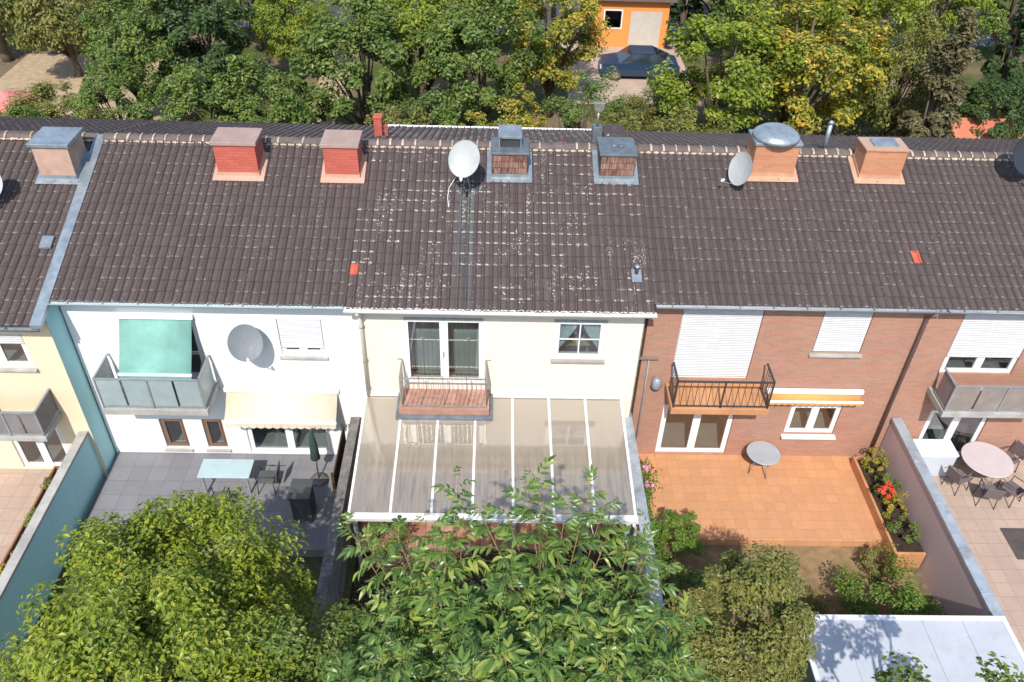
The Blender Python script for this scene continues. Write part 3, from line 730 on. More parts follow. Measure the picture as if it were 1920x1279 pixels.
# rear slope: red stub chimneys, flue with rain cap, low dormer
MB().box(-3.62, -3.4, 5.9, 6.15, zroof(6.15)-.1, 7.72).box(-3.64, -3.38, 5.88, 6.17, 7.72, 7.76).build('stub_chimney', REDP, main, .008)
MB().box(-3.35, -3.26, 6.05, 6.14, zroof(6.1)-.1, 7.42).box(-3.36, -3.25, 6.04, 6.15, 7.42, 7.44).build('stub_chimney', REDP, main)
fluebox = MB().box(2.56, 2.83, 5.85, 6.1, zroof(6.1)-.1, 7.62).build('flue_base', ZINCD, main, .01)
MB().tube([(2.69, 5.97, 7.61), (2.69, 5.97, 8.06)], .035, 10).build('flue_pipe', GALV, fluebox)
MB().prism([(2.53, 8.32), (2.56, 8.12), (2.63, 8.05), (2.75, 8.05), (2.82, 8.12), (2.85, 8.32)], 'y', 5.9, 6.04).build('rain_cap', GALV, fluebox, .01)
dz = lambda y: 7.3-(y-5.6)*.2
dm = MB(); ribs = 8; xa, xb = 2.98, 3.68
prof = []
for k in range(ribs*6+1): prof.append((xa+(xb-xa)*k/(ribs*6), .035*abs(math.sin(math.pi*k/6))))
for (p, q) in zip(prof, prof[1:]): dm.face([(p[0], 5.5, dz(5.5)+p[1]), (q[0], 5.5, dz(5.5)+q[1]), (q[0], 7.6, dz(7.6)+q[1]), (p[0], 7.6, dz(7.6)+p[1])], uv=[(0, .8)]*4, smooth=True)
dor = dm.build('dormer_roof', TILE, main)
MB().prism([(5.52, zroof(5.5)-.1), (5.52, dz(5.5)-.01), (7.58, dz(7.6)-.01), (7.58, zroof(7.6)-.1)], 'x', 3.0, 3.66).build('dormer_cheek', ZINCD, dor)
MB().tube([(3.0, 5.8, zroof(5.8)+.03), (3.0, 5.8, 7.42)], .025, 8).lathe([(.07, 0), (.02, .04)], (3.0, 5.8, 7.42), 10).build('vent_pipe', ZINC, dor)
# vent through the lower right of the roof
vy, vx = .62, 3.32
vp = MB().prism([(vy-.17, zroof(vy-.17)+.078), (vy+.2, zroof(vy+.2)+.078), (vy+.2, zroof(vy+.2)+.088), (vy-.17, zroof(vy-.17)+.088)], 'x', vx-.12, vx+.12).build('vent_flashing', ZINC, roof)
MB().tube([(vx, vy+.08, zroof(vy)+.05), (vx, vy+.08, zroof(vy)+.3)], .045, 12).build('vent_pipe', DARKM, roof)
MB().lathe([(.075, 0), (.07, .03), (.03, .06)], (vx, vy+.08, zroof(vy)+.3), 14).build('vent_cap', ZINC, roof)

# satellite dish on its own mast
DC = Vector((-.96, 2.88, 8.08)); dn = Vector((-.14, -.86, .47)).normalized()
dish = thing('satellite_dish', (-.96, 3.3, zroof(3.3)), 'white satellite dish beside the cowled chimney of the cream house', 'dish')
upv = Vector((.24, .2, 1)); xr = upv.cross(dn).normalized(); up2 = dn.cross(xr)
DM = Matrix(((xr[0], up2[0], dn[0]), (xr[1], up2[1], dn[1]), (xr[2], up2[2], dn[2])))
mb = MB(); n = 36; ra, rb, dep = .385, .46, .075
rings = [0, .2, .4, .6, .8, .95, 1.0]
for sgn, off in ((1, 0), (-1, -.012)):
    pr = []
    for r_ in rings: pr.append([DC+DM @ Vector((ra*r_*math.cos(2*math.pi*j/n), rb*r_*math.sin(2*math.pi*j/n), dep*r_*r_+off)) for j in range(n)])
    for k in range(len(rings)-1):
        for j in range(n):
            q = [pr[k][j], pr[k][(j+1) % n], pr[k+1][(j+1) % n], pr[k+1][j]]
            if k == 0: q = [pr[0][0], pr[1][(j+1) % n], pr[1][j]][::-1]
            mb.face(q if sgn < 0 else q[::-1], smooth=True)
mb.build('reflector', DISHM, dish)
rim = MB().tube([DC+DM @ Vector((ra*math.cos(2*math.pi*j/n), rb*math.sin(2*math.pi*j/n), dep-.004)) for j in range(n+1)], .011, 6, False).build('rim', DISHM, dish)
lowp = DC+DM @ Vector((0, -rb, dep)); lnb = DC+DM @ Vector((.14, -rb*1.05, .52))
MB().tube([lowp, lnb], .014, 8).build('feed_arm', GALV, dish)
MB().tube([lnb, lnb+(DC-lnb).normalized()*.12], [.03, .04], 10).tube([lnb-Vector((0, 0, .05)), lnb+Vector((.02, 0, .02))], .03, 8).build('receiver', PVC, dish)
back = DC-dn*.02
MB().tube([(-.96, 3.3, zroof(3.3)-.05), (-.96, 3.3, 7.9), (-.96, 3.22, 8.05), back-dn*.02], .024, 10).build('mast', GALV, dish)
MB().tube([(-1.03, 3.12, zroof(3.12)+.07), (-.98, 3.0, 7.35), (-.95, 3.05, 7.62), (-.96, 3.28, 7.7)], .016, 8).tube([(-.8, 3.1, zroof(3.1)+.07), (-.86, 3.0, 7.35), (-.93, 3.05, 7.62)], .016, 8).build('bracket', GALV, dish)
MB().tube([(-1.36, 2.55, zroof(2.55)+.09), (-1.4, 2.8, zroof(2.8)+.12), (-1.38, 3.1, zroof(3.1)+.13), (-1.24, 3.4, zroof(3.4)+.14), (-1.0, 3.45, 7.6)], .009, 6).build('cable', PVC, dish)

# ================================================================ TERRACE ROOF
PX0, PX1, PYF, PZB, PZF = -3.478, 3.243, -3.613, 2.665, 2.281
pg = thing('terrace_roof', (0, -1.8, .1), 'white aluminium terrace roof with seven milky sheets against the cream house', 'terrace roof')
sl_ = (PZB-PZF)/-PYF
bw = (PX1-PX0)/7
for i in range(8):
    x = PX0+i*bw; y0 = -.003
    if 1 <= i <= 3: y0 = BY-.115
    MB().bar((x, y0, PZB+sl_*y0-.02), (x, PYF-.02, PZF-.025), .062, .1).build('rafter', ALU, pg, .004)
    MB().bar((x, y0, PZB+sl_*y0+.036), (x, PYF-.01, PZF+.031), .05, .012).build('cover_strip', PVC, pg)
for i in range(7):
    x0, x1 = PX0+i*bw+.03, PX0+(i+1)*bw-.03
    MB().prism([(-.004, PZB+.012), (PYF, PZF+.012), (PYF, PZF+.024), (-.004, PZB+.024)][::-1], 'x', x0, x1).build('roof_sheet', POLY, pg)
MB().box(PX0-.03, PX1+.03, -.09, -.003, PZB+.045, PZB+.075).build('wall_flashing', ALU, pg)
MB().box(PX0-.03, PX1+.03, -.07, -.003, PZB-.12, PZB-.075).build('wall_plate', ALU, pg)
MB().box(PX0-.05, PX1+.05, PYF-.045, PYF-.022, PZF-.03, PZF+.03).build('end_profile', ALU, pg, .004)
gt = MB(); gp = [(PYF-.05, PZF-.02), (PYF-.05, PZF-.14), (PYF-.08, PZF-.16), (PYF-.15, PZF-.14), (PYF-.17, PZF-.03), (PYF-.16, PZF-.03), (PYF-.142, PZF-.13), (PYF-.08, PZF-.147), (PYF-.062, PZF-.13), (PYF-.062, PZF-.02)]
gt.prism(gp[::-1], 'x', PX0-.06, PX1+.07); gt.build('gutter', ALU, pg)
MB().box(PX0-.02, PX1+.02, PYF+.02, PYF+.12, PZF-.22, PZF-.085).build('front_beam', ALU, pg, .006)
for x in (PX0+.1, .38, 2.05, PX1-.12):
    MB().box(x-.05, x+.05, PYF+.03, PYF+.115, .02, PZF-.221).box(x-.09, x+.09, PYF-.01, PYF+.15, .0, .03).build('post', GREYM if x < 3 else ALU, pg, .006)
MB().tube([(PX1-.02, PYF-.1, PZF-.15), (PX1-.02, PYF-.1, PZF-.25), (PX1+.06, PYF-.03, PZF-.42), (PX1+.06, PYF-.03, .1)], .04, 12).build('down_pipe', ALU, pg)

# garden walls either side
def coped_wall(name, x0, x1, y0, y1, zt, wm, capm, label, seams, over=.025, ct=.035):
    w = thing(name, ((x0+x1)/2, (y0+y1)/2, 0), label, 'wall')
    MB().box(x0+over, x1-over, y0, y1, -.05, zt-ct).build('wall', wm, w)
    ys = [y1]+list(seams)+[y0]
    for a, b in zip(ys, ys[1:]):
        MB().prism([(x0, zt-ct-.05), (x0, zt-.012), (x1, zt), (x1, zt-ct-.05), (x1-.01, zt-ct-.05), (x1-.01, zt-ct), (x0+.01, zt-ct), (x0+.01, zt-ct-.05)], 'y', b+.003, a-.003).build('coping_sheet', capm, w)
        MB().box(x0-.003, x1+.003, b-.012, b+.012, zt-.01, zt+.006).build('seam', capm, w) if b > y0 else None
        for k in range(2):
            for q in (.06, .16): MB().lathe([(.012, 0), (.008, .006)], (x0+q*(x1-x0)/.22, b+.12+k*(a-b-.24), zt-.006), 7).build('screw', GALV, w)
    return w
coped_wall('garden_wall', 3.36, 3.625, -8.4, .18, 2.0, CONCL, ZINCL, 'low wall with pale zinc coping along the right side of the terrace roof', (-.9, -1.85, -2.87, -3.83, -4.84, -5.9, -7.0))
coped_wall('garden_wall', -3.96, -3.72, -6.5, -.05, 1.9, CONC, CONC, 'dark weathered wall along the left side of the terrace roof', (-1.2, -2.4, -3.6, -4.8))
# ================================================================ NEIGHBOUR HOUSES
def tiles_for(roof, x0, x1, y_e, m, seed):
    nc = int(round((x1-x0)/PT)); tile_field('tile', x0, nc, range(0, 17), 1, m, roof, y_e=y_e, seed=seed); tile_field('tile', x0, nc, range(3, 16), -1, m, roof, seed=seed+50)
    ridge_caps(roof, x0, x1, m, seed)
def dish_at(name, c, dirn, r, label, m=None, mast=None, cat='dish'):
    root = thing(name, (c[0], c[1], mast[2] if mast else c[2]), label, cat); dn = Vector(dirn).normalized(); c = Vector(c)
    q = dn.to_track_quat('Z', 'Y').to_matrix(); mb = MB(); n = 28; rings = [.001, .35, .65, .88, 1.]
    for sgn, off in ((1, 0), (-1, -.015)):
        pr = [[c+q @ Vector((r*.9*k*math.cos(2*math.pi*j/n), r*k*math.sin(2*math.pi*j/n), .16*r*k*k+off)) for j in range(n)] for k in rings]
        for k in range(len(rings)-1):
            for j in range(n):
                f = [pr[k][j], pr[k][(j+1) % n], pr[k+1][(j+1) % n], pr[k+1][j]]; mb.face(f if sgn > 0 else f[::-1], smooth=True)
    mb.build('reflector', m or DISHM, root)
    a = c+q @ Vector((0, -r, .1)); b = c+q @ Vector((0, -r*.9, r*1.2))
    MB().tube([a, b], .014, 8).build('feed_arm', GALV, root); MB().tube([b, b+(c-b).normalized()*.1], [.028, .036], 10).build('receiver', PVC, root)
    if mast: MB().tube([mast, (mast[0], mast[1], c[2]-.05), c-dn*.03], .022, 8).build('mast', GALV, root)
    return root
def railing(root, x0, x1, y, z0, z1, m, panel=None, name='balcony_railing', n=14):
    r_ = MB(); r_.bar((x0, y, z1), (x1, y, z1), .05, .03); r_.bar((x0, y, z0), (x1, y, z0), .04, .02)
    for x in (x0, x1): r_.bar((x, y, z1), (x, -.0 if y < 0 else .2, z1), .05, .03); r_.bar((x, y, z0), (x, -.0, z0), .04, .02)
    o = r_.build(name, m, root)
    for x in (x0, (x0+x1)/2, x1): MB().box(x-.02, x+.02, y-.02, y+.02, z0-.1, z1).build('post', m, o)
    if panel:
        w = (x1-x0)/4
        for k in range(4): MB().box(x0+k*w+.03, x0+(k+1)*w-.03, y-.006, y+.006, z0+.03, z1-.04).build('panel', panel, o)
        for x in (x0, x1): MB().box(x-.006, x+.006, y+.04, -.06, z0+.03, z1-.04).build('panel', panel, o)
    else:
        for k in range(1, n): MB().box(x0+(x1-x0)*k/n-.007, x0+(x1-x0)*k/n+.007, y-.007, y+.007, z0, z1).build('bar', m, o)
        for x in (x0, x1):
            for k in range(1, 6): yy = y+(-.02-y)*k/6; MB().box(x-.007, x+.007, yy-.007, yy+.007, z0, z1).build('bar', m, o)
    return o
def awning(name, x0, x1, top, bot, m, label, valance=.18):
    """cloth from (y,z) top to (y,z) bot, with cassette, front bar, arms and a valance"""
    root = thing(name, ((x0+x1)/2, top[0], top[1]), label, 'awning'); cl = MB(); n = 10
    for i in range(n):
        t0, t1 = i/n, (i+1)/n; s = lambda t: (top[0]+(bot[0]-top[0])*t, top[1]+(bot[1]-top[1])*t-.05*math.sin(math.pi*t))
        cl.face([(x0, *s(t1)), (x1, *s(t1)), (x1, *s(t0)), (x0, *s(t0))], smooth=True)
    sc = 14; w = (x1-x0)/sc
    for k in range(sc):
        xa = x0+k*w; cl.face([(xa+.004, bot[0]-.01, bot[1]-valance*.8), (xa+w*.5, bot[0]-.012, bot[1]-valance), (xa+w-.004, bot[0]-.01, bot[1]-valance*.8), (xa+w, bot[0]-.01, bot[1]), (xa, bot[0]-.01, bot[1])])
    o = cl.build('cloth', m, root, weld=True); md = o.modifiers.new('thickness', 'SOLIDIFY'); md.thickness = .004
    MB().box(x0-.05, x1+.05, top[0]-.06, top[0]+.05, top[1]+.01, top[1]+.13).build('cassette', PVC, root, .015)
    MB().bar((x0-.02, bot[0], bot[1]-.0), (x1+.02, bot[0], bot[1]), .05, .05).build('front_bar', PVC, root)
    for x in (x0+.1, x1-.1): MB().tube([(x, top[0], top[1]-.25), (x, (top[0]+bot[0])/2, (top[1]+bot[1])/2-.16), (x, bot[0]+.02, bot[1]-.02)], .018, 8).build('arm', GALV, root)
    return root

mat('pink_cap', (.36, .26, .225), .15, .85)
# ---- white house on the left
LH = dict(door=(-9.35, -7.5, 3.12, 5.15), win=(-5.52, -4.42, 3.95, 5.12), w1=(-9.2, -8.55, .5, 1.62), w2=(-8.05, -7.5, .5, 1.62), gd=(-6.9, -4.6, .32, 2.2))
lh, lroof, _ = house_shell('row_house', 'white rendered house with two red chimneys and teal awning, left of the cream house', -10.66, -3.69, .05, WHITEWALL, list(LH.values()), y_e=-.3, wx1=-3.475, wx0=-10.66, soffit=TEALW)
ORG[lroof.name] = ORG[lh.name]
tiles_for(lroof, -10.66, -3.69, -.3, TILE_N, 21)
gutter(lh, -10.62, -3.74, -.36, 5.82, mat('teal_grey_gutter', (.36, .45, .47), .1, .5))
window(lh, *LH['door'], .05, 2, .08, name='balcony_door', sill=None); window(lh, *LH['win'], .05, 2, .07, shutter=.8, sill=.08, shm=mat('lilac_grey_shutter', (.6, .61, .66), .05, .6))
BRF = mat('brown_frame', (.2, .12, .08), .2, .6)
window(lh, *LH['w1'], .05, 1, .07, fm=BRF, sill=.08); window(lh, *LH['w2'], .05, 1, .07, fm=BRF, sill=.08); window(lh, *LH['gd'], .05, 2, .08, name='terrace_door')
for (k, q) in LH.items(): room(lh, q[0]-.2, q[1]+.2, q[2]-.05, q[3]+.15, .33, 2.2)
chimney(lh, -7.38, -6.32, 3.42, 4.2, 8.05, REDP, MATS['pink_cap'], .1, .05, mat('cream_flashing', (.5, .3, .23), .15, .8))['label'] = 'red painted chimney in the middle of the white house roof'
chimney(lh, -4.6, -3.72, 3.42, 4.2, 8.05, REDP, MATS['pink_cap'], .1, .05, MATS['cream_flashing'])['label'] = 'red painted chimney beside the cream house roof'
lb = MB().box(-9.95, -7.32, -1.0, .048, 2.78, 2.98).build('balcony', CONCL, lh, .01)
railing(lh, -9.9, -7.37, -.95, 3.04, 3.95, GREYM, mat('smoked_panel', (.3, .36, .37), .1, .25, .5, bump=0))
ab = aty(290, 712, -.9)
awning('balcony_awning', -9.3, -7.55, (-.02, 5.12), (-.85, 4.02), TEALC, 'teal cloth awning lowered over the white house balcony')
awning('terrace_awning', -7.15, -4.25, (-.0, 2.72), (-.62, 2.2), BEIGEC, 'beige cloth awning over the terrace door of the white house', .22)
dish_at('satellite_dish', (-6.2, -.45, 4.75), (.25, -.75, .55), .46, 'dark grey satellite dish fixed to the white house wall', mat('dark_grey_enamel', (.17, .19, .21), .1, .5), None)
MB().tube([(-6.2, .04, 4.7), (-6.2, -.25, 4.7), (-6.2, -.43, 4.74)], .022, 8).build('wall_bracket', GALV, bpy.data.objects['satellite_dish.001'] if 'satellite_dish.001' in bpy.data.objects else lh)

# ---- beige house on the far left, standing forward
BH = dict(w=(-12.9, -11.42, 4.0, 5.05), gd=(-12.9, -11.5, .35, 2.1))
bh, broof, _ = house_shell('row_house', 'beige rendered house at the far left edge, standing further forward', -17.63, -10.66, -.62, BEIGE, list(BH.values()), y_e=-.95, soffit=WOOD, wx1=-10.7)
ORG[broof.name] = ORG[bh.name]
tiles_for(broof, -17.63, -10.86, -.95, TILE_N, 23)
MB().face([(-10.69, -.62, 0), (-10.69, .06, 0), (-10.69, .06, zroof(.06)-.06), (-10.69, -.62, zroof(-.62)-.06)]).build('side_wall', TEALW, bh)
fz = lambda y: zroof(y)+.09
MB().prism([(-.98, fz(-.98)-.12), (-.98, fz(-.98)), (YR, fz(YR)), (YR, fz(YR)-.12)][::-1], 'x', -10.88, -10.62).build('verge_flashing', ZINC, bh)
gutter(bh, -17.6, -10.68, -1.0, 5.52, ZINCD)
window(bh, *BH['w'], -.62, 2, .07, sill=.1, shutter=.3); window(bh, *BH['gd'], -.62, 2, .08, name='terrace_door')
for q in BH.values(): room(bh, q[0]-.2, q[1]+.2, q[2]-.05, q[3]+.15, -.34, 1.4)
c = chimney(bh, -11.85, -10.95, 3.2, 4.1, 8.0, PINKCH, ZINC, .1, .06, ZINC); c['label'] = 'pinkish chimney with a zinc cap on the beige house'
MB().box(-12.95, -11.25, -1.55, -.622, 2.35, 2.5).build('balcony', CONCL, bh, .01); railing(bh, -12.9, -11.3, -1.5, 2.56, 3.3, GREYM, mat('dark_grey_panel', (.2, .19, .19), .2, .6))
dish_at('satellite_dish', (-12.75, 2.4, 7.4), (.1, -.85, .5), .42, 'pale grey satellite dish on the roof of the beige house', None, (-12.75, 2.75, zroof(2.75)))
MB().prism([(1.1, zroof(1.1)+.08), (1.42, zroof(1.42)+.08), (1.42, zroof(1.42)+.13), (1.1, zroof(1.1)+.13)], 'x', -11.28, -11.0).build('roof_hatch', ZINC, bh)

# ---- brick house on the right
RH = dict(door=(4.52, 6.55, 3.2, 5.5), win=(8.05, 9.3, 4.16, 5.5), gd=(4.5, 6.5, .34, 2.25), gw=(8.0, 9.4, 1.2, 2.3))
rh, rroof, _ = house_shell('row_house', 'orange brick house with closed white shutters, right of the cream house', 3.69, 10.86, .22, BRICKW, list(RH.values()), y_e=-.1, soffit=WOOD)
ORG[rroof.name] = ORG[rh.name]
tiles_for(rroof, 3.69, 10.86, -.1, TILE_N, 25)
gutter(rh, 3.74, 10.84, -.16, 5.87, GREYM)
window(rh, *RH['door'], .22, 2, .08, shutter=.96, name='balcony_door'); window(rh, *RH['win'], .22, 1, .07, shutter=.97, sill=.09)
window(rh, *RH['gd'], .22, 2, .09, name='terrace_door'); window(rh, *RH['gw'], .22, 2, .08, sill=.14, sillm=WHITE)
for q in RH.values(): room(rh, q[0]-.2, q[1]+.2, q[2]-.05, q[3]+.1, .5, 2.3)
c = chimney(rh, 6.6, 7.75, 3.75, 4.5, 8.2, BRKCH, ZINC, .08, .05, mat('orange_flashing', (.5, .3, .2), .2, .8)); c['label'] = 'orange brick chimney with rounded zinc hood'
MB().lathe([(.62, 0), (.6, .09), (.45, .2), (.2, .26), (.0, .27)], (7.17, 4.12, 8.28), 24).build('hood', ZINC, c)
c = chimney(rh, 9.52, 10.62, 3.75, 4.45, 8.1, BRKCH, BRKCH, .06, .03, MATS['orange_flashing']); c['label'] = 'orange brick chimney nearest the far right house'
MB().box(9.75, 10.4, 3.9, 4.3, 8.161, 8.22).build('flue_cover', ZINC, c)
dish_at('satellite_dish', (6.2, 3.3, 7.75), (-.88, -.42, .3), .44, 'pale satellite dish beside the hooded brick chimney', None, (6.38, 3.45, zroof(3.45)))
MB().tube([(8.95, 5.1, zroof(5.1)), (8.95, 5.1, 8.25)], .06, 10).lathe([(.1, 0), (.03, .07)], (8.95, 5.1, 8.25), 10).build('vent_pipe', ZINC, rh)
inst('red_tile', tile_mesh(RED_TILE), rroof, (10.35, 1.14, zroof(1.14)+.045), (SL, 0, 0))
MB().box(4.42, 6.95, -.78, .218, 2.86, 3.06).build('balcony', TERRA2, rh, .01); railing(rh, 4.47, 6.9, -.73, 3.12, 3.95, DARKM)
awning('terrace_awning', 7.2, 9.7, (.14, 2.82), (-.1, 2.72), mat('orange_awning_cloth', (.62, .32, .1), .1, .85), 'folded white cassette awning with orange valance on the brick house', .12)
MB().tube([(3.86, .12, 3.9), (3.86, .05, 2.4), (3.86, .1, .4)], .02, 8).build('cable', GREYM, rh); MB().box(3.6, 4.1, .1, .2, 3.94, 3.97).build('wall_hook', GALV, rh)
lampr = thing('wall_lamp', (4.12, .15, 3.2), 'grey wall lamp on the brick house beside its balcony', 'lamp')
MB().box(4.06, 4.2, .05, .219, 3.2, 3.26).build('bracket', GREYM, lampr); MB().lathe([(.06, 0), (.14, .1), (.12, .34), (.05, .4)], (4.13, .0, 3.02), 14).build('lamp_shade', GREYM, lampr)
MB().tube([(10.62, -.16, 5.8), (10.62, -.05, 5.6), (10.62, .14, 5.4), (10.62, .14, .3)], .05, 10).build('down_pipe', mat('brown_pipe', (.2, .14, .13), .1, .5), rh)

# ---- brick house at the far right
FH = dict(win=(11.6, 13.55, 3.5, 5.5), gd=(11.9, 13.6, .34, 2.15))
fh, froof, _ = house_shell('row_house', 'brick house at the far right edge with half lowered white shutter', 10.86, 17.83, .24, BRICKW, list(FH.values()), y_e=-.1, soffit=WOOD)
ORG[froof.name] = ORG[fh.name]
tiles_for(froof, 10.86, 17.83, -.1, TILE_N, 27)
gutter(fh, 10.88, 17.8, -.16, 5.87, GREYM)
window(fh, *FH['win'], .24, 2, .08, shutter=.72, name='balcony_door'); window(fh, *FH['gd'], .24, 2, .08, name='terrace_door')
for q in FH.values(): room(fh, q[0]-.2, q[1]+.2, q[2]-.05, q[3]+.1, .52, 2.3)
MB().box(11.5, 14.4, -.75, .238, 2.85, 3.03).build('balcony', CONCL, fh, .01); railing(fh, 11.55, 14.3, -.7, 3.09, 3.9, GREYM, mat('grey_brown_panel', (.26, .22, .2), .2, .8))
dish_at('satellite_dish', (13.7, 3.7, 8.1), (.2, -.8, .45), .5, 'black satellite dish on the far right brick house roof', mat('black_enamel', (.03, .035, .05), .1, .4), (13.7, 3.95, zroof(3.95)))

# boundary walls of the neighbours
w = coped_wall('garden_wall', -11.0, -10.76, -11.0, -.62, 1.81, TEALW, CONCL, 'teal painted garden wall with pale coping left of the white house', (-2.0, -4.0, -6.0, -8.0))
w = coped_wall('garden_wall', 10.86, 11.13, -6.35, .2, 1.9, MAUVE, ZINCL, 'mauve rendered garden wall with pale coping right of the orange terrace', (-1.4, -2.8, -4.2, -5.4))

# ================================================================ GARDEN THINGS
def table_round(name, c, r, h, m, label, legm, cat='table'):
    t = thing(name, c, label, cat); x, y, z = c
    MB().lathe([(r*.97, h-.03), (r, h-.022), (r, h-.008), (r*.97, h)], (x, y, z), 32).build('table_top', m, t)
    for k in range(4):
        a = k*math.pi/2+.4; MB().tube([(x+r*.3*math.cos(a), y+r*.3*math.sin(a), z+h-.03), (x+r*.75*math.cos(a), y+r*.75*math.sin(a), z)], .016, 8).build('leg', legm, t)
    return t
def chair(name, c, rz, m, label, group=None):
    t = thing(name, c, label, 'chair', group); x, y, z = c
    Mz = Matrix.Translation(Vector(c)) @ Matrix.Rotation(rz, 4, 'Z')
    MB().box(-.22, .22, -.22, .22, .42, .46, Mz).build('seat', m, t, .01)
    b = MB(); b.box(-.22, .22, .2, .235, .5, .9, Mz @ Matrix.Rotation(R(-9), 4, 'X')); b.build('backrest', m, t, .01)
    for sx in (-.2, .2):
        for sy in (-.2, .2): MB().tube([Mz @ Vector((sx, sy, .43)), Mz @ Vector((sx*1.15, sy*1.15, 0))], .014, 8).build('leg', DARKM, t)
        MB().tube([Mz @ Vector((sx*1.1, -.2, .44)), Mz @ Vector((sx*1.1, -.2, .64)), Mz @ Vector((sx*1.1, .2, .66))], .014, 8).build('armrest', DARKM, t)
    return t
GT = mat('pale_grey_table', (.36, .39, .42), .1, .35, .5)
table_round('round_table', (7.35, -.35, .3), .46, .72, GT, 'round grey table on the orange terrace beside the brick house', GREYM)
ft = table_round('round_table', (13.55, -.5, .3), .68, .74, mat('pinkish_white_cloth', (.52, .45, .46), .06, .8), 'large round table with pinkish white top on the far right terrace', GREYM)
CHM = mat('mauve_grey_wicker', (.16, .13, .135), .3, .8, .2, scale=30, bump=.5, bscale=90)
for k, (a, lb_) in enumerate(((205, 'dark wicker chair left of the large round table'), (255, 'dark wicker chair in front of the large round table, left one'), (300, 'dark wicker chair in front of the large round table, right one'), (95, 'dark wicker chair between the large round table and the house'), (20, 'dark wicker chair right of the large round table'))):
    a = R(a); chair('garden_chair', (13.55+.92*math.cos(a), -.5+.92*math.sin(a), .3), a-math.pi/2, CHM, lb_, 'chairs round the large round table')
mt = MB().box(13.35, 14.9, -3.3, -2.3, .3, .315).build('door_mat', mat('dark_mat', (.09, .075, .075), .3, .95), None, .004); tag(mt, 'dark brown outdoor mat on the far right terrace', 'mat')
fz_ = thing('freezer_chest', (12.2, -.45, .3), 'pale blue white chest box under the far right balcony', 'chest')
MB().box(11.6, 12.7, -.5, .1, .3, 1.1).build('body', mat('bluish_white', (.5, .55, .62), .05, .4), fz_, .02); MB().box(11.58, 12.72, -.52, .12, 1.101, 1.17).build('lid', PVC, fz_, .02)
# low brick planter along the mauve wall, plants come later
pl = thing('planter', (10.45, -1.7, .3), 'terracotta planter trough along the mauve wall', 'planter')
MB().box(10.05, 10.12, -3.4, -.1, .05, .62).box(10.12, 10.84, -3.4, -3.33, .05, .62).box(10.12, 10.84, -.17, -.1, .05, .62).build('rim', TERRA2, pl, .01); MB().box(10.12, 10.84, -3.33, -.17, .3, .56).build('soil', SOIL, pl)
# stepping kerb of the right terrace
# shed
sh = thing('garden_shed', (8.6, -8.1, 0), 'flat roofed shed with pale grey roof in the lower right corner', 'shed')
MB().box(6.5, 10.7, -9.9, -6.4, 0, 2.14).build('wall', mat('grey_green_boards', (.22, .24, .22), .2, .8), sh)
MB().box(6.32, 10.82, -10.1, -6.25, 2.141, 2.29).build('fascia', BLUEGREY, sh, .01); MB().box(6.42, 10.72, -10.0, -6.35, 2.292, 2.305).build('roof', PALEROOF, sh)
for (a, b2, c_, d_) in ((6.32, 10.82, -6.35, -6.25), (6.32, 6.42, -10.1, -6.355), (10.72, 10.82, -10.1, -6.355)): MB().box(a, b2, c_, d_, 2.291, 2.33).build('roof_edge', mat('white_metal_edge', (.66, .7, .74), .06, .4), sh, .006)
for k in range(1, 5): MB().box(6.42+k*.86-.012, 6.42+k*.86+.012, -10.0, -6.36, 2.306, 2.322).build('roof_seam', PALEROOF, sh)
MB().box(8.0, 8.9, -6.4, -6.36, .05, 2.0).build('door', BLUEGREY, sh)
# left terrace things
lt = thing('garden_table', (-7.1, -1.15, .3), 'light blue rectangular table on the grey terrace of the white house', 'table')
MB().box(-7.85, -6.5, -1.5, -.85, 1.0, 1.04).build('table_top', mat('light_blue_top', (.42, .54, .57), .08, .5), lt, .01)
for sx in (-7.78, -6.62):
    for sy in (-1.44, -.96): MB().box(sx, sx+.05, sy, sy+.05, .3, .999).build('leg', GREYM, lt)
for k, (x, y, rz, lb_) in enumerate(((-6.15, -1.2, -math.pi/2, 'dark garden chair at the right end of the light blue table'), (-7.2, -1.95, math.pi, 'dark garden chair in front of the light blue table'))):
    chair('garden_chair', (x, y, .3), rz, mat('dark_grey_sling', (.1, .105, .11), .2, .8), lb_)
ps = thing('closed_parasol', (-4.85, -.9, .3), 'closed dark green parasol standing on the terrace of the white house', 'parasol')
MB().tube([(-4.85, -.9, .3), (-4.85, -.9, 2.35)], .022, 8).build('pole', GALV, ps); MB().lathe([(.05, 0), (.13, .08), (.11, .5), (.05, 1.1), (.015, 1.2)], (-4.85, -.9, 1.1), 12).build('canopy', mat('dark_green_cloth', (.04, .07, .055), .2, .9), ps); MB().lathe([(.24, 0), (.24, .05), (.04, .09)], (-4.85, -.9, .3), 16).build('base', CONC, ps)
scn = thing('privacy_screen', (-4.1, -1.4, .3), 'brown timber privacy screen beside the dark weathered wall', 'screen')
for k in range(9): MB().box(-4.12, -4.09, -2.2+k*.2, -2.2+k*.2+.185, .32, 1.95).build('plank', WOOD, scn)
for y in (-2.2, -.45): MB().box(-4.16, -4.121, y, y+.07, .3, 2.0).build('post', WOOD, scn)
bn = thing('wheeled_bin', (-5.0, -2.1, .3), 'dark grey wheeled bin next to the brown privacy screen', 'bin')
DGP = mat('dark_grey_plastic', (.07, .075, .08), .15, .5)
MB().prism([(-2.38, .36), (-2.42, 1.3), (-1.82, 1.3), (-1.88, .36)], 'x', -5.25, -4.75).build('body', DGP, bn, .02); MB().box(-5.28, -4.72, -2.46, -1.78, 1.301, 1.36).build('lid', DGP, bn, .02)
for x in (-5.2, -4.86): MB().tube([(x, -1.84, .4), (x+.06, -1.84, .4)], .1, 14).build('wheel', DARKM, bn)
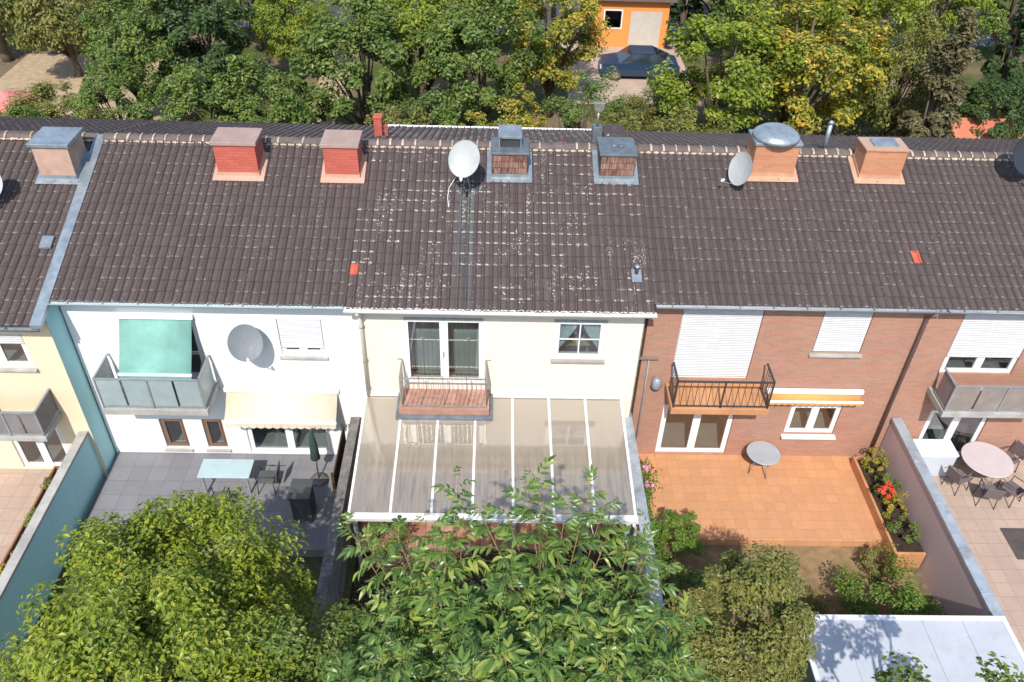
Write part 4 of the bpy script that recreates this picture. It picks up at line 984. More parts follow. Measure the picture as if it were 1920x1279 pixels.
# far-left bed along the teal wall
pl2 = thing('planter', (-11.4, -3.2, .3), 'long brown timber planter against the teal wall', 'planter')
MB().box(-11.85, -11.8, -5.6, -.9, .3, .75).box(-11.8, -11.02, -5.6, -5.55, .3, .75).box(-11.8, -11.02, -.95, -.9, .3, .75).build('rim', mat('reddish_wood', (.3, .13, .07), .3, .8), pl2); MB().box(-11.8, -11.02, -5.55, -.95, .3, .66).build('soil', SOIL, pl2)

# under the terrace roof
bx = thing('timber_stack', (2.8, -2.9, .02), 'dark brown timber planks stacked behind the right terrace posts', 'timber')
for j in range(9):
    MB().box(2.3+rnd.uniform(0, .06), 3.22-rnd.uniform(0, .05), -3.42+j*.125, -3.42+j*.125+.115, .45+rnd.uniform(-.006, .006), .48).build('plank', WOOD, bx)
for y in (-3.3, -2.5): MB().box(2.36, 3.18, y, y+.06, .02, .449).build('bearer', WOOD, bx)
fr_ = thing('folding_stool', (2.5, -3.15, .48), 'white folded metal stand leaning at the right terrace post', 'stand')
MB().tube([(2.24, -2.5, 1.35), (2.52, -3.2, .5)], .013, 8).build('leg', PVC, fr_); MB().tube([(2.24, -2.5, 1.35), (2.3, -3.25, .5)], .013, 8).build('leg', PVC, fr_); MB().tube([(2.52, -3.2, .5), (2.3, -3.25, .5)], .012, 8).build('crossbar', PVC, fr_)
yb = thing('watering_can', (3.08, -3.5, .02), 'yellow watering can at the right foot of the terrace roof', 'watering can')
YEL = mat('yellow_plastic', (.75, .42, .03), .08, .4)
MB().lathe([(.11, 0), (.13, .02), (.12, .26), (.07, .3)], (3.08, -3.5, .48), 16).build('body', YEL, yb); MB().tube([(3.08, -3.6, .54), (3.04, -3.78, .72), (3.03, -3.84, .8)], [.03, .018, .03], 8).build('spout', YEL, yb); MB().tube([(3.08, -3.42, .75), (3.08, -3.33, .7), (3.08, -3.34, .55)], .014, 8).build('handle', YEL, yb)
MB().box(2.9, 3.24, -3.62, -3.43, .02, .479).build('crate', WOOD, yb)
# ================================================================ VEGETATION
LM = {
 'walnut': leaf_mat('walnut_leaf', [(0., (0.04, 0.0988, 0.0203)), (.35, (0.0764, 0.178, 0.029)), (.68, (0.155, 0.272, 0.0463)), (1., (0.4, 0.459, 0.0867))], .3, .36, .5),
 'lime': leaf_mat('yellow_green_leaf', [(0., (0.0972, 0.162, 0.0162)), (.5, (0.243, 0.339, 0.0243)), (1., (0.505, 0.508, 0.0506))], .4),
 'green': leaf_mat('mid_green_leaf', [(0., (0.0611, 0.124, 0.0226)), (.5, (0.135, 0.224, 0.0404)), (1., (0.294, 0.359, 0.0727))]),
 'olive': leaf_mat('olive_leaf', [(0., (0.093, 0.115, 0.0248)), (.5, (0.205, 0.223, 0.0496)), (1., (0.409, 0.354, 0.093))]),
 'yellow': leaf_mat('yellowing_leaf', [(0., (0.0959, 0.135, 0.0174)), (.45, (0.268, 0.287, 0.029)), (.8, (0.614, 0.519, 0.0508)), (1., (0.767, 0.422, 0.0725))]),
 'dark': leaf_mat('dark_green_leaf', [(0., (0.0204, 0.053, 0.0136)), (.5, (0.0449, 0.102, 0.0255)), (1., (0.102, 0.174, 0.0425))]),
 'brown': leaf_mat('brownish_needle', [(0., (0.084, 0.07, 0.035)), (.5, (0.168, 0.14, 0.07)), (1., (0.28, 0.21, 0.112))]),
 'bright': leaf_mat('bright_green_leaf', [(0., (0.056, 0.126, 0.0112)), (.5, (0.119, 0.238, 0.0168)), (1., (0.238, 0.35, 0.042))]),
}
def leaf_cloud(rs, centers, radii, n, size, crown_c, up=.75):
    """n leaf quads spread through clumps; returns V,F"""
    k = rs.randint(0, len(centers), n); d = rs.normal(size=(n, 3)); d /= np.linalg.norm(d, axis=1)[:, None]
    rr = rs.uniform(.0, 1, n)**.45
    P = centers[k]+d*(radii[k]*rr)[:, None]*np.array([1, 1, .8])
    out = P-crown_c; out /= np.linalg.norm(out, axis=1)[:, None]+1e-6
    nrm = out*.55+d*.4+rs.normal(size=(n, 3))*.45+np.array([0, 0, up]); nrm /= np.linalg.norm(nrm, axis=1)[:, None]
    t = np.cross(nrm, rs.normal(size=(n, 3))); t /= np.linalg.norm(t, axis=1)[:, None]; b = np.cross(nrm, t)
    s = (size*rs.uniform(.6, 1.35, n))[:, None]; w = s*rs.uniform(.42, .62, (n, 1))
    V = np.stack([P-t*s*.5, P+b*w*.5+nrm*s*.1, P+t*s*.5-nrm*s*.06, P-b*w*.5+nrm*s*.1], 1).reshape(-1, 3)
    return V, np.arange(4*n).reshape(n, 4)
def crown_shape(rs, h, r, zc, hz, nclump, cr, kind='round'):
    C = []; Rd = []
    ph = rs.uniform(0, 6.28, 6)
    while len(C) < nclump:
        d = rs.normal(size=3); d /= np.linalg.norm(d)
        if d[2] < -.75: continue
        az = math.atan2(d[1], d[0]); lump = 1+.16*math.sin(2*az+ph[0])+.12*math.sin(3*az+ph[1]+2*d[2])+.1*math.sin(5*az+ph[2]-3*d[2])
        q = rs.uniform(.35, 1)**.5
        p = np.array([d[0]*r*lump*q, d[1]*r*lump*q, zc+d[2]*hz*q*(1+.1*math.sin(4*az+ph[3]))])
        if kind == 'cone':
            t = rs.uniform(0, 1); a = rs.uniform(0, 6.28); q2 = (1-t)*r*rs.uniform(.55, 1.1)+.05; p = np.array([math.cos(a)*q2, math.sin(a)*q2, zc-hz+2*hz*t])
        C.append(p); Rd.append(cr*rs.uniform(.6, 1.25))
    return np.array(C), np.array(Rd)
def make_tree(name, loc, h, r, kind, label, seed, leaves=7000, leaf=.17, shape='round', group=None, cat='tree', trunk=True, base=.28, nclump=46, barkm=None, crf=.26):
    rs = np.random.RandomState(seed); root = thing(name, loc, label, cat, group)
    z0 = h*base; zc = (h+z0)/2; hz = (h-z0)/2
    C, Rd = crown_shape(rs, h, r, zc, hz, nclump, r*crf, shape)
    V, Fq = leaf_cloud(rs, C, Rd, leaves, leaf, np.array([0, 0, zc-hz*.3]))
    o = bpy.data.objects.new('crown' if trunk else 'foliage', np_mesh('crown', V, Fq, [LM[kind]])); COL.objects.link(o); o.parent = root; ORG[o.name] = ORG[root.name]
    if cat != 'tree': o['kind'] = 'stuff'
    tb = MB(); L = Vector(loc); tr = .05+.022*h if trunk else .02
    if trunk:
        top = Vector((rs.normal()*.1, rs.normal()*.1, zc)); pts = [Vector((0, 0, -.05)), Vector((rs.normal()*.06, rs.normal()*.06, z0*.6)), Vector((rs.normal()*.1, rs.normal()*.1, z0)), top, Vector((top[0], top[1], zc+hz*.6))]
        tb.tube([L+p for p in pts], [tr*1.35, tr, tr*.85, tr*.5, tr*.12], 9)
    sel = rs.choice(len(C), min(12, len(C)), replace=False)
    for q in sel:
        e = Vector(C[q]); s = Vector((0, 0, min(z0*rs.uniform(.8, 1.4), e[2]*.8))); m = s.lerp(e, .5)+Vector((0, 0, .12*h*rs.uniform(-.2, .6)))
        tb.tube([L+s, L+m, L+e], [tr*.42, tr*.26, tr*.06], 6)
    tb.build('trunk' if trunk else 'stem', barkm or BARK, root)
    return root
def copy_tree(src, loc, label, rz, sc):
    r_ = src.copy(); COL.objects.link(r_); r_.location = loc; r_.rotation_euler = (0, 0, rz); r_.scale = sc; r_['label'] = label
    for ch in list(src.children):
        c_ = ch.copy(); COL.objects.link(c_); c_.parent = r_
    return r_

# ---------------------------------------------------------------- the walnut in front
rs = np.random.RandomState(42)
WC = np.array([.25, -11.15, 6.05]); WR = np.array([2.75, 2.75, 2.65])
wal = thing('walnut_tree', (.2, -11.2, 0), 'large walnut tree with long glossy leaflets in front of the terrace roof', 'tree')
def leaflet(P0, d, n, L, W, droop, curl):
    """a folded, drooping leaflet: 5 stations x (left, mid, right)"""
    side = np.cross(n, d); V = []
    for t, w in ((0, .06), (.22, .72), (.5, 1.), (.78, .7), (1., .02)):
        c = P0+d*(L*t)-n*(droop*L*t*t); up = n*(curl*W*w)
        V += [c+side*W*w*.5+up, c, c-side*W*w*.5+up]
    Fc = []
    for k in range(4):
        a = 3*k; Fc += [(a, a+3, a+4, a+1), (a+1, a+4, a+5, a+2)]
    return V, Fc
def compound(seed, young=False):
    q = np.random.RandomState(seed); V = []; Fc = []; MI = []
    Lr = q.uniform(.24, .34); npair = q.choice([3, 3, 4]); dr = q.uniform(.35, 1.0)
    def rp(t): return np.array([Lr*t*(1-.12*dr*t), q.normal()*.002, .10*Lr*math.sin(t*1.4)-dr*Lr*t*t*.6])
    pts = [rp(t) for t in np.linspace(0, 1, 6)]
    for a, b in zip(pts, pts[1:]):
        i = len(V); w = .0035; V += [a+[0, w, 0], a-[0, w, 0], b-[0, w*.8, 0], b+[0, w*.8, 0]]; Fc.append((i, i+1, i+2, i+3)); MI.append(1)
        i = len(V); V += [a+[0, 0, w], a-[0, 0, w], b-[0, 0, w*.8], b+[0, 0, w*.8]]; Fc.append((i, i+1, i+2, i+3)); MI.append(1)
    def add(P, d, n, L, W):
        v, f = leaflet(P, d/np.linalg.norm(d), n/np.linalg.norm(n), L, W, q.uniform(.2, .8), q.uniform(.12, .4)); i = len(V); V.extend(v); Fc.extend([tuple(i+z for z in t) for t in f]); MI.extend([0]*len(f))
    s = .62 if young else 1.
    for k in range(npair):
        t = .3+.6*k/max(1, npair-1)*1.0; t = min(t, .93); P = rp(t); L = s*q.uniform(.12, .155)*(.8+.45*t)
        tilt = -dr*t*.5
        for sg in (-1, 1):
            a = R(q.uniform(48, 68)); d = np.array([math.cos(a), sg*math.sin(a), tilt+q.normal()*.12-.1]); add(P, d, np.array([q.normal()*.15+.2*dr, q.normal()*.15-sg*.1, 1.]), L, L*q.uniform(.4, .48))
    add(rp(1.), np.array([1., q.normal()*.1, -dr*.9]), np.array([.5*dr, 0, 1.]), s*q.uniform(.16, .19), s*.078)
    return np.array(V), np.array(Fc), np.array(MI)
COMP = [compound(100+k) for k in range(9)]+[compound(200+k, True) for k in range(2)]
COMP_ME = [np_mesh('leaf', v, f, [LM['walnut'], RACH], mi) for v, f, mi in COMP]
wood = MB(); tw = MB()
TR = Vector((.2, -11.2, 0))
wood.tube([(.2, -11.2, -.05), (.23, -11.18, 1.2), (.18, -11.12, 2.6), (.26, -11.15, 3.7)], [.21, .165, .15, .13], 12)
limbs = []
for k in range(9):
    a = 2*math.pi*k/9+rs.uniform(-.25, .25); el = rs.uniform(.25, .95); dd = np.array([math.cos(a)*math.cos(el), math.sin(a)*math.cos(el), math.sin(el)])
    e = WC+dd*WR*.62; s = np.array([.22, -11.14, rs.uniform(2.7, 3.65)]); m = s*.45+e*.55+np.array([0, 0, .35])
    limbs.append((s, m, e)); wood.tube([s, m, e], [.085, .055, .03], 8)
e = WC+np.array([.1, .1, 1.7]); limbs.append((np.array([.26, -11.15, 3.6]), np.array([.2, -11.1, 5.6]), e)); wood.tube([limbs[-1][0], limbs[-1][1], e], [.11, .06, .03], 8)
lp = np.array([l[1]*(1-t)+l[2]*t for l in limbs for t in (0, .35, .7, 1.)])
tips = []
for k in range(520):
    d = rs.normal(size=3); d /= np.linalg.norm(d)
    if d[2] < -.15: d[2] = abs(d[2])*.6
    tips.append(WC+d/np.linalg.norm(d)*WR*rs.uniform(.72, 1.06)+np.array([0, 0, rs.uniform(-.1, .25)]))
for (px, py, z) in ((858, 892, 8.75), (905, 965, 8.6), (985, 905, 8.8), (1010, 890, 8.7), (1110, 900, 8.6), (1130, 950, 8.6), (1145, 985, 8.4), (800, 965, 8.5), (830, 985, 8.5), (950, 960, 8.7), (1060, 950, 8.6), (740, 990, 8.3), (1215, 1030, 8.1), (690, 1015, 8.1), (655, 985, 7.9), (1245, 1070, 7.9), (1180, 1010, 8.2), (1290, 1150, 7.6), (1010, 960, 8.5), (1090, 970, 8.5), (870, 950, 8.6), (1215, 990, 8.0)):
    tips.append(atz(px, py+6, z))
comp_T = []
for ti, tip in enumerate(tips):
    j = np.argmin(np.linalg.norm(lp-tip+np.array([0, 0, .8]), axis=1)); s = lp[j]; L = np.linalg.norm(tip-s)
    mid = s*.5+tip*.5+np.array([0, 0, -.06*L])+rs.normal(size=3)*.05
    wood.tube([s, mid*.6+s*.4, mid*.8+tip*.2], [.02, .014, .01], 6) if L > .5 else None
    tw.tube([mid*.8+tip*.2, mid*.35+tip*.65, tip], [.009, .006, .003], 5)
    ax = tip-mid; ax /= np.linalg.norm(ax); nl = rs.randint(9, 13); ph = rs.uniform(0, 6.28)
    bl = min(1.0, L*.8)
    e1 = np.cross(ax, [0, 0, 1.]); e1 = e1/np.linalg.norm(e1) if np.linalg.norm(e1) > .1 else np.array([1., 0, 0]); e2 = np.cross(ax, e1)
    for q in range(nl):
        u = q/(nl-1); P = tip-ax*bl*(1-u)*.95; a = ph+q*2.4; o2 = e1*math.cos(a)+e2*math.sin(a)
        d = o2*(1.0-.45*u)+ax*(.35+.5*u)+np.array([0, 0, .12-.25*(1-u)]); d /= np.linalg.norm(d)
        n_ = np.array([0, 0, 1.])-d*d[2]+ax*.15+rs.normal(size=3)*.12; n_ -= d*(n_@d); n_ /= np.linalg.norm(n_)+1e-9
        sc = rs.uniform(.85, 1.15)*(1.05-.25*u)
        v = rs.randint(9) if (u < .85 or rs.rand() < .5) else 9+rs.randint(2)
        comp_T.append((v, P, np.stack([d, np.cross(n_, d), n_], 1), sc))
PP = np.array([c[1] for c in comp_T]); pj = proj(PP)
inside = (pj[:, 0] > 20) & (pj[:, 0] < 1900) & (pj[:, 1] > 100) & (pj[:, 1] < 1260)
# visibility guess: leaves far along the upward view direction of their neighbourhood show largest
vis = (PP-WC)@(-CF)
order = np.argsort(-(vis+np.where(inside, 100, 0))); single = set(order[:280].tolist())
V = []; Fc = []; MI = []; off = 0
for k, (v, P, B, sc) in enumerate(comp_T):
    if k in single:
        o = bpy.data.objects.new('leaf', COMP_ME[v]); COL.objects.link(o); o.parent = wal
        m = Matrix.Identity(4)
        for i in range(3):
            for j in range(3): m[i][j] = B[i, j]*sc
            m[i][3] = P[i]-ORG[wal.name][i]
        o.matrix_local = m
    else:
        a, f, mi = COMP[v]; V.append(a@B.T*sc+P-np.array(ORG[wal.name])); Fc.append(f+off); MI.append(mi); off += len(a)
o = bpy.data.objects.new('crown', np_mesh('crown', np.concatenate(V), np.concatenate(Fc), [LM['walnut'], RACH], np.concatenate(MI))); COL.objects.link(o); o.parent = wal; o['kind'] = 'stuff'
wood.build('trunk', BARK, wal); tw.build('twig', TWIG, wal)['kind'] = 'stuff'

# ---------------------------------------------------------------- other garden plants
make_tree('maple_tree', (-5.9, -8.5, 0), 6.5, 3.05, 'lime', 'broad yellow green tree in the garden of the white house', 61, 95000, .105, nclump=260, base=.1, crf=.17)
make_tree('elder_tree', (-3.0, -9.3, 0), 6.0, 1.7, 'green', 'greyer green tree between the broad yellow green tree and the walnut', 64, 30000, .095, nclump=110, base=.15, crf=.22)
make_tree('pear_tree', (4.75, -7.3, 0), 5.4, 1.3, 'olive', 'slender olive green tree between the zinc coped wall and the shed', 62, 26000, .09, base=.15, nclump=60, crf=.3)
make_tree('young_tree', (7.1, -10.7, 0), 6.6, 1.75, 'green', 'thin green branches reaching over the pale shed roof', 63, 2600, .13, base=.45, nclump=26, crf=.2)
def bush(loc, h, r, kind, label, seed, leaves=2500, leaf=.09, cat='shrub', name='shrub', nclump=30, crf=.33): return make_tree(name, loc, h, r, kind, label, seed, leaves, leaf, trunk=False, base=.02, nclump=nclump, cat=cat, crf=crf)
bush((-2.72, -3.0, .05), 1.35, .5, 'green', 'leafy green shrub under the left corner of the terrace roof', 71, 2600, .06)
bush((1.85, -3.05, .05), .6, .3, 'olive', 'small shrub at the foot of the right terrace post', 72, 900, .05)
bush((9.3, -5.2, .05), 1.6, 1.2, 'bright', 'green shrub beside the shed near the mauve wall', 73, 7500, .085)
bush((4.4, -3.3, .05), 1.9, .62, 'bright', 'green shrub at the front left corner of the orange terrace', 74, 3500, .08)
bush((4.6, -5.2, .05), 2.2, .75, 'green', 'taller green shrub in front of the orange terrace, beside the slender tree', 75, 3500, .09)
bush((7.6, -4.6, .05), .5, .45, 'olive', 'low olive plant on the dry lawn of the brick house', 76, 700, .07)
bush((9.6, -3.55, .05), .9, .5, 'olive', 'olive plant at the front end of the terracotta planter', 77, 1300, .07)
for k, (y, kd, lb_) in enumerate(((-.5, 'yellow', 'yellow green plant at the house end of the terracotta planter'), (-1.3, 'green', 'green plant second from the house in the terracotta planter'), (-2.0, 'yellow', 'yellowish plant in the middle of the terracotta planter'), (-2.8, 'green', 'green plant at the front end inside the terracotta planter'))):
    bush((10.45, y, .5), .75, .34, kd, lb_, 80+k, 900, .06, 'plant', 'potted_plant', 14)
REDF = mat('red_petal', (.6, .04, .02), .2, .6, bump=0); PINKF = mat('pink_petal', (.75, .2, .5), .15, .6, bump=0)
def flowers(loc, n, sp, m, label, seed, size=.05):
    q = random.Random(seed); t = thing('flower', loc, label, 'flowers')
    for k in range(n):
        c = Vector(loc)+Vector((q.uniform(-sp, sp), q.uniform(-sp, sp), q.uniform(0, sp)))
        mb = MB(); nn = Vector((q.uniform(-.4, .4), q.uniform(-.9, -.2), 1)).normalized(); e1 = nn.orthogonal().normalized(); e2 = nn.cross(e1)
        for j in range(5):
            a = 2*math.pi*j/5; d = e1*math.cos(a)+e2*math.sin(a); s = e1*-math.sin(a)+e2*math.cos(a)
            mb.face([c, c+d*size*.6+s*size*.38, c+d*size+nn*size*.1, c+d*size*.6-s*size*.38])
        mb.build('blossom', m, t); MB().tube([c-Vector((0, 0, .25)), c], .004, 5).build('stalk', RACH, t)
    return t
flowers((10.2, -1.75, 1.1), 14, .22, REDF, 'red blossoms over the terracotta planter by the mauve wall', 5, .07)
# ivy on the right side of the coped wall
rs2 = np.random.RandomState(9); n = 9000
yy = rs2.uniform(-7.2, -1.35, n); lo = np.clip(.9-(yy+1.2)*-.0, 0, 2); zz = rs2.uniform(.15, 1.98, n)-rs2.exponential(.08, n); xx = 3.63+np.abs(rs2.normal(0, .13, n))*(1+.6*np.sin(yy*2.7))+.02
P = np.stack([xx, yy, np.maximum(zz, .05)], 1); nrm = np.stack([np.abs(rs2.normal(.8, .4, n)), rs2.normal(0, .5, n)-.3, rs2.normal(.5, .5, n)], 1); nrm /= np.linalg.norm(nrm, axis=1)[:, None]
t = np.cross(nrm, rs2.normal(size=(n, 3))); t /= np.linalg.norm(t, axis=1)[:, None]; b = np.cross(nrm, t); s = rs2.uniform(.05, .1, n)[:, None]
V = np.stack([P-t*s*.5, P+b*s*.35, P+t*s*.5, P-b*s*.35], 1).reshape(-1, 3)
ivy = thing('climbing_ivy', (3.7, -4, 0), 'ivy climbing the outer side of the zinc coped wall', 'ivy')
o = bpy.data.objects.new('foliage', np_mesh('foliage', V-np.array([3.7, -4, 0]), np.arange(4*n).reshape(n, 4), [LM['bright']])); COL.objects.link(o); o.parent = ivy; o['kind'] = 'stuff'
vn = MB()
for y in np.arange(-7, -1.4, .45): vn.tube([(3.64, y, 0), (3.66, y+.2, .8), (3.65, y-.1, 1.5), (3.67, y+.1, 1.85)], .012, 5)
vn.build('stem', BARK, ivy)['kind'] = 'stuff'
flowers((3.78, -1.75, 1.82), 4, .08, PINKF, 'pink blossoms above the zinc coped wall, nearest the house', 6, .05)
flowers((3.8, -2.25, 1.8), 5, .09, PINKF, 'pink blossoms above the zinc coped wall, further from the house', 7, .05)
for k, (y, lb_) in enumerate(((-1.6, 'plant with reddish leaves by the teal wall near the beige house'), (-2.8, 'green plant in the middle of the long timber planter'), (-4.2, 'plant at the front end of the long timber planter'))):
    bush((-11.4, y, .62), .6, .34, ('olive', 'green', 'yellow')[k], lb_, 90+k, 800, .07, 'plant', 'potted_plant', 14)

# ---------------------------------------------------------------- background behind the row
def bgx(px, Y, py=150): return float(aty(px, py, Y)[0])
BG = [ # px, Y, h, r, kind, shape, label
 (742, 13.2, 5.1, 1.35, 'olive', 'round', 'olive green tree just behind the left end of the cream house roof'),
 (815, 13.6, 5.2, 1.4, 'green', 'round', 'green tree just behind the ridge left of the white dish'),
 (890, 13.3, 4.7, 1.2, 'yellow', 'round', 'small yellowing tree just behind the ridge near the white dish'),
 (970, 13.4, 5.7, 1.35, 'yellow', 'round', 'yellow leaved tree behind the cowled chimney'),
 (1095, 14.2, 6.0, 1.65, 'green', 'round', 'full green tree behind the thin flue with rain cap'),
 (1160, 13.0, 4.9, 1.1, 'olive', 'round', 'olive tree behind the right end of the cream house roof'),
 (1285, 14.5, 4.4, 1.9, 'olive', 'round', 'wide olive bush mass behind the left part of the brick house roof'),
 (680, 19.5, 6.9, 2.4, 'green', 'round', 'tall green tree right of the sandy path'),
 (790, 23.0, 8.0, 2.6, 'lime', 'round', 'tall yellow green tree left of centre in the gardens behind'),
 (905, 20.5, 7.2, 2.4, 'green', 'round', 'tall dark green tree in the centre of the gardens behind'),
 (1030, 23.5, 8.2, 2.6, 'yellow', 'round', 'tall yellowing tree left of the orange building'),
 (900, 32.0, 6.5, 3.0, 'olive', 'round', 'far olive tree at the top centre edge'),
 (720, 33.0, 6.0, 2.6, 'green', 'round', 'far green tree at the top edge above the sandy path'),
 (355, 15.2, 5.4, 1.9, 'green', 'round', 'green tree behind the left part of the white house roof'),
 (470, 15.8, 5.6, 1.9, 'green', 'round', 'green tree behind the red chimneys'),
 (260, 14.0, 4.0, 1.5, 'olive', 'round', 'low olive tree behind the verge between white and beige houses'),
 (400, 23.5, 6.6, 2.2, 'dark', 'round', 'dark bluish green tree in the upper left gardens'),
 (500, 31.5, 6.2, 2.4, 'lime', 'round', 'far yellow green tree near the top edge left of the sandy path'),
 (330, 33.0, 6.4, 2.3, 'green', 'round', 'far green tree near the top edge in front of the grey roofed house'),
 (150, 27.0, 7.4, 2.5, 'olive', 'round', 'large olive tree in the upper left'),
 (30, 29.0, 8.4, 2.6, 'dark', 'round', 'tree in the top left corner, darkened to stand for shadow'),  # dark leaf colour stands in for the tree shadow in this corner
 (75, 18.0, 3.4, 1.9, 'olive', 'round', 'low olive bush mass near the left edge behind the beige house'),
 (1360, 18.5, 7.6, 2.6, 'lime', 'round', 'large yellow green tree right of the blue car'),
 (1500, 19.5, 7.9, 2.8, 'yellow', 'round', 'large golden green tree behind the brick chimneys'),
 (1590, 24.0, 8.6, 2.8, 'lime', 'round', 'tall yellow green tree at the top edge right of centre'),
 (1430, 28.0, 8.6, 2.8, 'olive', 'round', 'far olive tree above the large yellow green tree'),
 (1770, 17.0, 7.6, 1.75, 'brown', 'cone', 'brownish conifer in the upper right'),
 (1880, 23.5, 7.4, 1.3, 'dark', 'cone', 'dark narrow conifer at the right edge'),
 (1660, 13.6, 3.1, 1.15, 'bright', 'round', 'bright green bush behind the last brick chimney'),
 (1895, 18.5, 4.6, 1.6, 'dark', 'round', 'dark round tree above the small red roofed hut'),
 (1265, 33.5, 5.0, 1.2, 'dark', 'cone', 'dark green conifer beside the orange building'),
 (205, 17.5, 4.8, 1.7, 'green', 'round', 'mid green tree behind the zinc verge of the beige house'),
 (150, 15.0, 3.6, 1.3, 'olive', 'round', 'small olive tree behind the pinkish chimney'),
 (20, 15.5, 3.4, 1.5, 'green', 'round', 'small green tree at the left edge behind the beige house'),
 (255, 22.0, 6.0, 1.9, 'green', 'round', 'green tree above the small trees in the upper left'),
 (560, 27.0, 5.6, 1.7, 'lime', 'round', 'yellow green tree left of the upper end of the sandy path'),
 (240, 36.0, 7.0, 2.6, 'olive', 'round', 'far olive tree in front of the pale grey roof'),
 (1200, 19.0, 3.0, 1.3, 'olive', 'round', 'low olive tree below the blue car'),
 (1265, 20.5, 3.6, 1.3, 'green', 'round', 'low green tree right of the blue car'),
 (1690, 20.5, 6.4, 1.9, 'olive', 'round', 'olive tree left of the brownish conifer'),
 (1720, 31.0, 8.2, 2.8, 'lime', 'round', 'far yellow green tree at the top edge beside the brownish conifer'),
 (1850, 32.0, 7.0, 2.6, 'green', 'round', 'far green tree at the top right corner'),
 (1330, 34.0, 7.4, 2.8, 'green', 'round', 'far green tree right of the orange building'),
 (1500, 34.5, 8.0, 2.8, 'lime', 'round', 'far yellow green tree at the top edge above the golden tree'),
 (1840, 14.2, 3.0, 1.1, 'olive', 'round', 'small olive tree beside the red roofed hut'),
 (1560, 14.0, 3.4, 1.2, 'green', 'round', 'small green tree behind the vent pipe between the brick chimneys'),
 (1440, 14.2, 3.6, 1.3, 'lime', 'round', 'small yellow green tree behind the hooded brick chimney'),
 (600, 14.5, 3.0, .9, 'olive', 'round', 'small olive tree behind the second red chimney'),
 (640, 13.8, 3.8, 1.1, 'olive', 'round', 'olive tree left of the red stub chimney'),
 (560, 19.5, 4.2, .75, 'dark', 'cone', 'dark slim conifer left of the sandy path'),
]
PROTO = {}
for k, (px, Y, h, r_, kd, shp, lb_) in enumerate(BG):
    loc = (bgx(px, Y), Y, 0.0); nm = 'conifer' if shp == 'cone' else 'broadleaf_tree'
    near = Y < 15
    key = (kd, shp, near)
    if key in PROTO and not near:
        src, h0, r0 = PROTO[key]; copy_tree(src, loc, lb_, rnd.uniform(0, 6.28), (r_/r0, r_/r0*rnd.uniform(.92, 1.08), h/h0))
    else:
        t = make_tree(nm, loc, h, r_, kd, lb_, 300+k, 9000 if near else 13000, .12 if near else .2, shp, 'trees in the gardens behind the row', base=.12 if shp == 'round' else .06, nclump=70, crf=.24)
        PROTO[key] = (t, h, r_)
# hedges along the plots
def hedge(x0, x1, y, h, w, kd, label, seed, n=6000):
    q = np.random.RandomState(seed); root = thing('hedge', ((x0+x1)/2, y, 0), label, 'hedge')
    P = np.stack([q.uniform(x0, x1, n), y+q.uniform(-w/2, w/2, n), q.uniform(.05, 1, n)**.6*h], 1); P += q.normal(size=(n, 3))*.06; P[:, 2] += .12*np.sin(P[:, 0]*2.1+seed)
    nr = q.normal(size=(n, 3))*.6+np.array([0, -.4, .6]); nr /= np.linalg.norm(nr, axis=1)[:, None]; t = np.cross(nr, q.normal(size=(n, 3))); t /= np.linalg.norm(t, axis=1)[:, None]; b = np.cross(nr, t); s = q.uniform(.1, .2, n)[:, None]
    V = np.stack([P-t*s*.5, P+b*s*.3, P+t*s*.5, P-b*s*.3], 1).reshape(-1, 3)-np.array(ORG[root.name])
    o = bpy.data.objects.new('foliage', np_mesh('foliage', V, np.arange(4*n).reshape(n, 4), [LM[kd]])); COL.objects.link(o); o.parent = root; o['kind'] = 'stuff'
    tb = MB()
    for x in np.arange(x0+.3, x1, .6): tb.tube([(x, y, 0), (x+.05, y, h*.7)], [.03, .012], 5)
    tb.build('stem', BARK, root)['kind'] = 'stuff'
hedge(-7.8, 3.4, 16.2, 2.2, 1.2, 'green', 'green hedge behind the trees at the rear of the cream house', 1)
hedge(-24, -10.2, 17.2, 1.6, 1.0, 'olive', 'olive hedge along the rear gardens at the left', 2)
hedge(11, 30, 21.5, 2.2, 1.2, 'green', 'green hedge along the rear gardens at the right', 3)
hedge(-30, -10.5, 33.8, 1.8, 1.0, 'green', 'far green hedge along the street at the left', 4)
hedge(11.0, 34, 33.8, 2.0, 1.0, 'olive', 'far olive hedge along the street at the right', 5)

# ---------------------------------------------------------------- far buildings, car and garden things
def far_house(name, x0, x1, y0, y1, h, rz, wm, rm, label, wins=()):
    root = thing(name, ((x0+x1)/2, y0, 0), label, 'building')
    MB().box(x0, x1, y0, y1, 0, h).build('wall', wm, root)
    ym = (y0+y1)/2; ov = .4
    MB().prism([(y0-ov, h-.12), (ym, h+rz), (y1+ov, h-.12), (y1+ov, h+.04), (ym, h+rz+.18), (y0-ov, h+.04)], 'x', x0-.3, x1+.3).build('roof', rm, root)
    for (a, b2, c_, d_) in wins:
        w = frame_mb(a, b2, c_, d_, y0-.03, y0-.002, .07).build('window', PVC, root); MB().box(a+.07, b2-.07, y0-.016, y0-.008, c_+.07, d_-.07).build('pane', glass_mat('dark_far_glass', (.1, .12, .13)), w)
    return root
BRR = mat('brown_far_roof', (.16, .12, .11), .2, .85, scale=3)
GRR = mat('grey_far_roof', (.2, .2, .22), .2, .85, scale=3)
ox = bgx(1112, 33.5, 60); ox1 = bgx(1248, 33.5, 60)
oh = far_house('garage_building', ox, ox1, 33.2, 38.5-2.2, 2.9, .9, ORANGEW, BRR, 'orange rendered low building with brown roof at the top edge', [(ox+.5, ox+1.6, 1.1, 2.2)])
MB().box(ox1-2.2, ox1-.4, 33.17, 33.199, .03, 2.1).build('garage_door', mat('pale_door', (.5, .47, .42), .1, .7), oh)
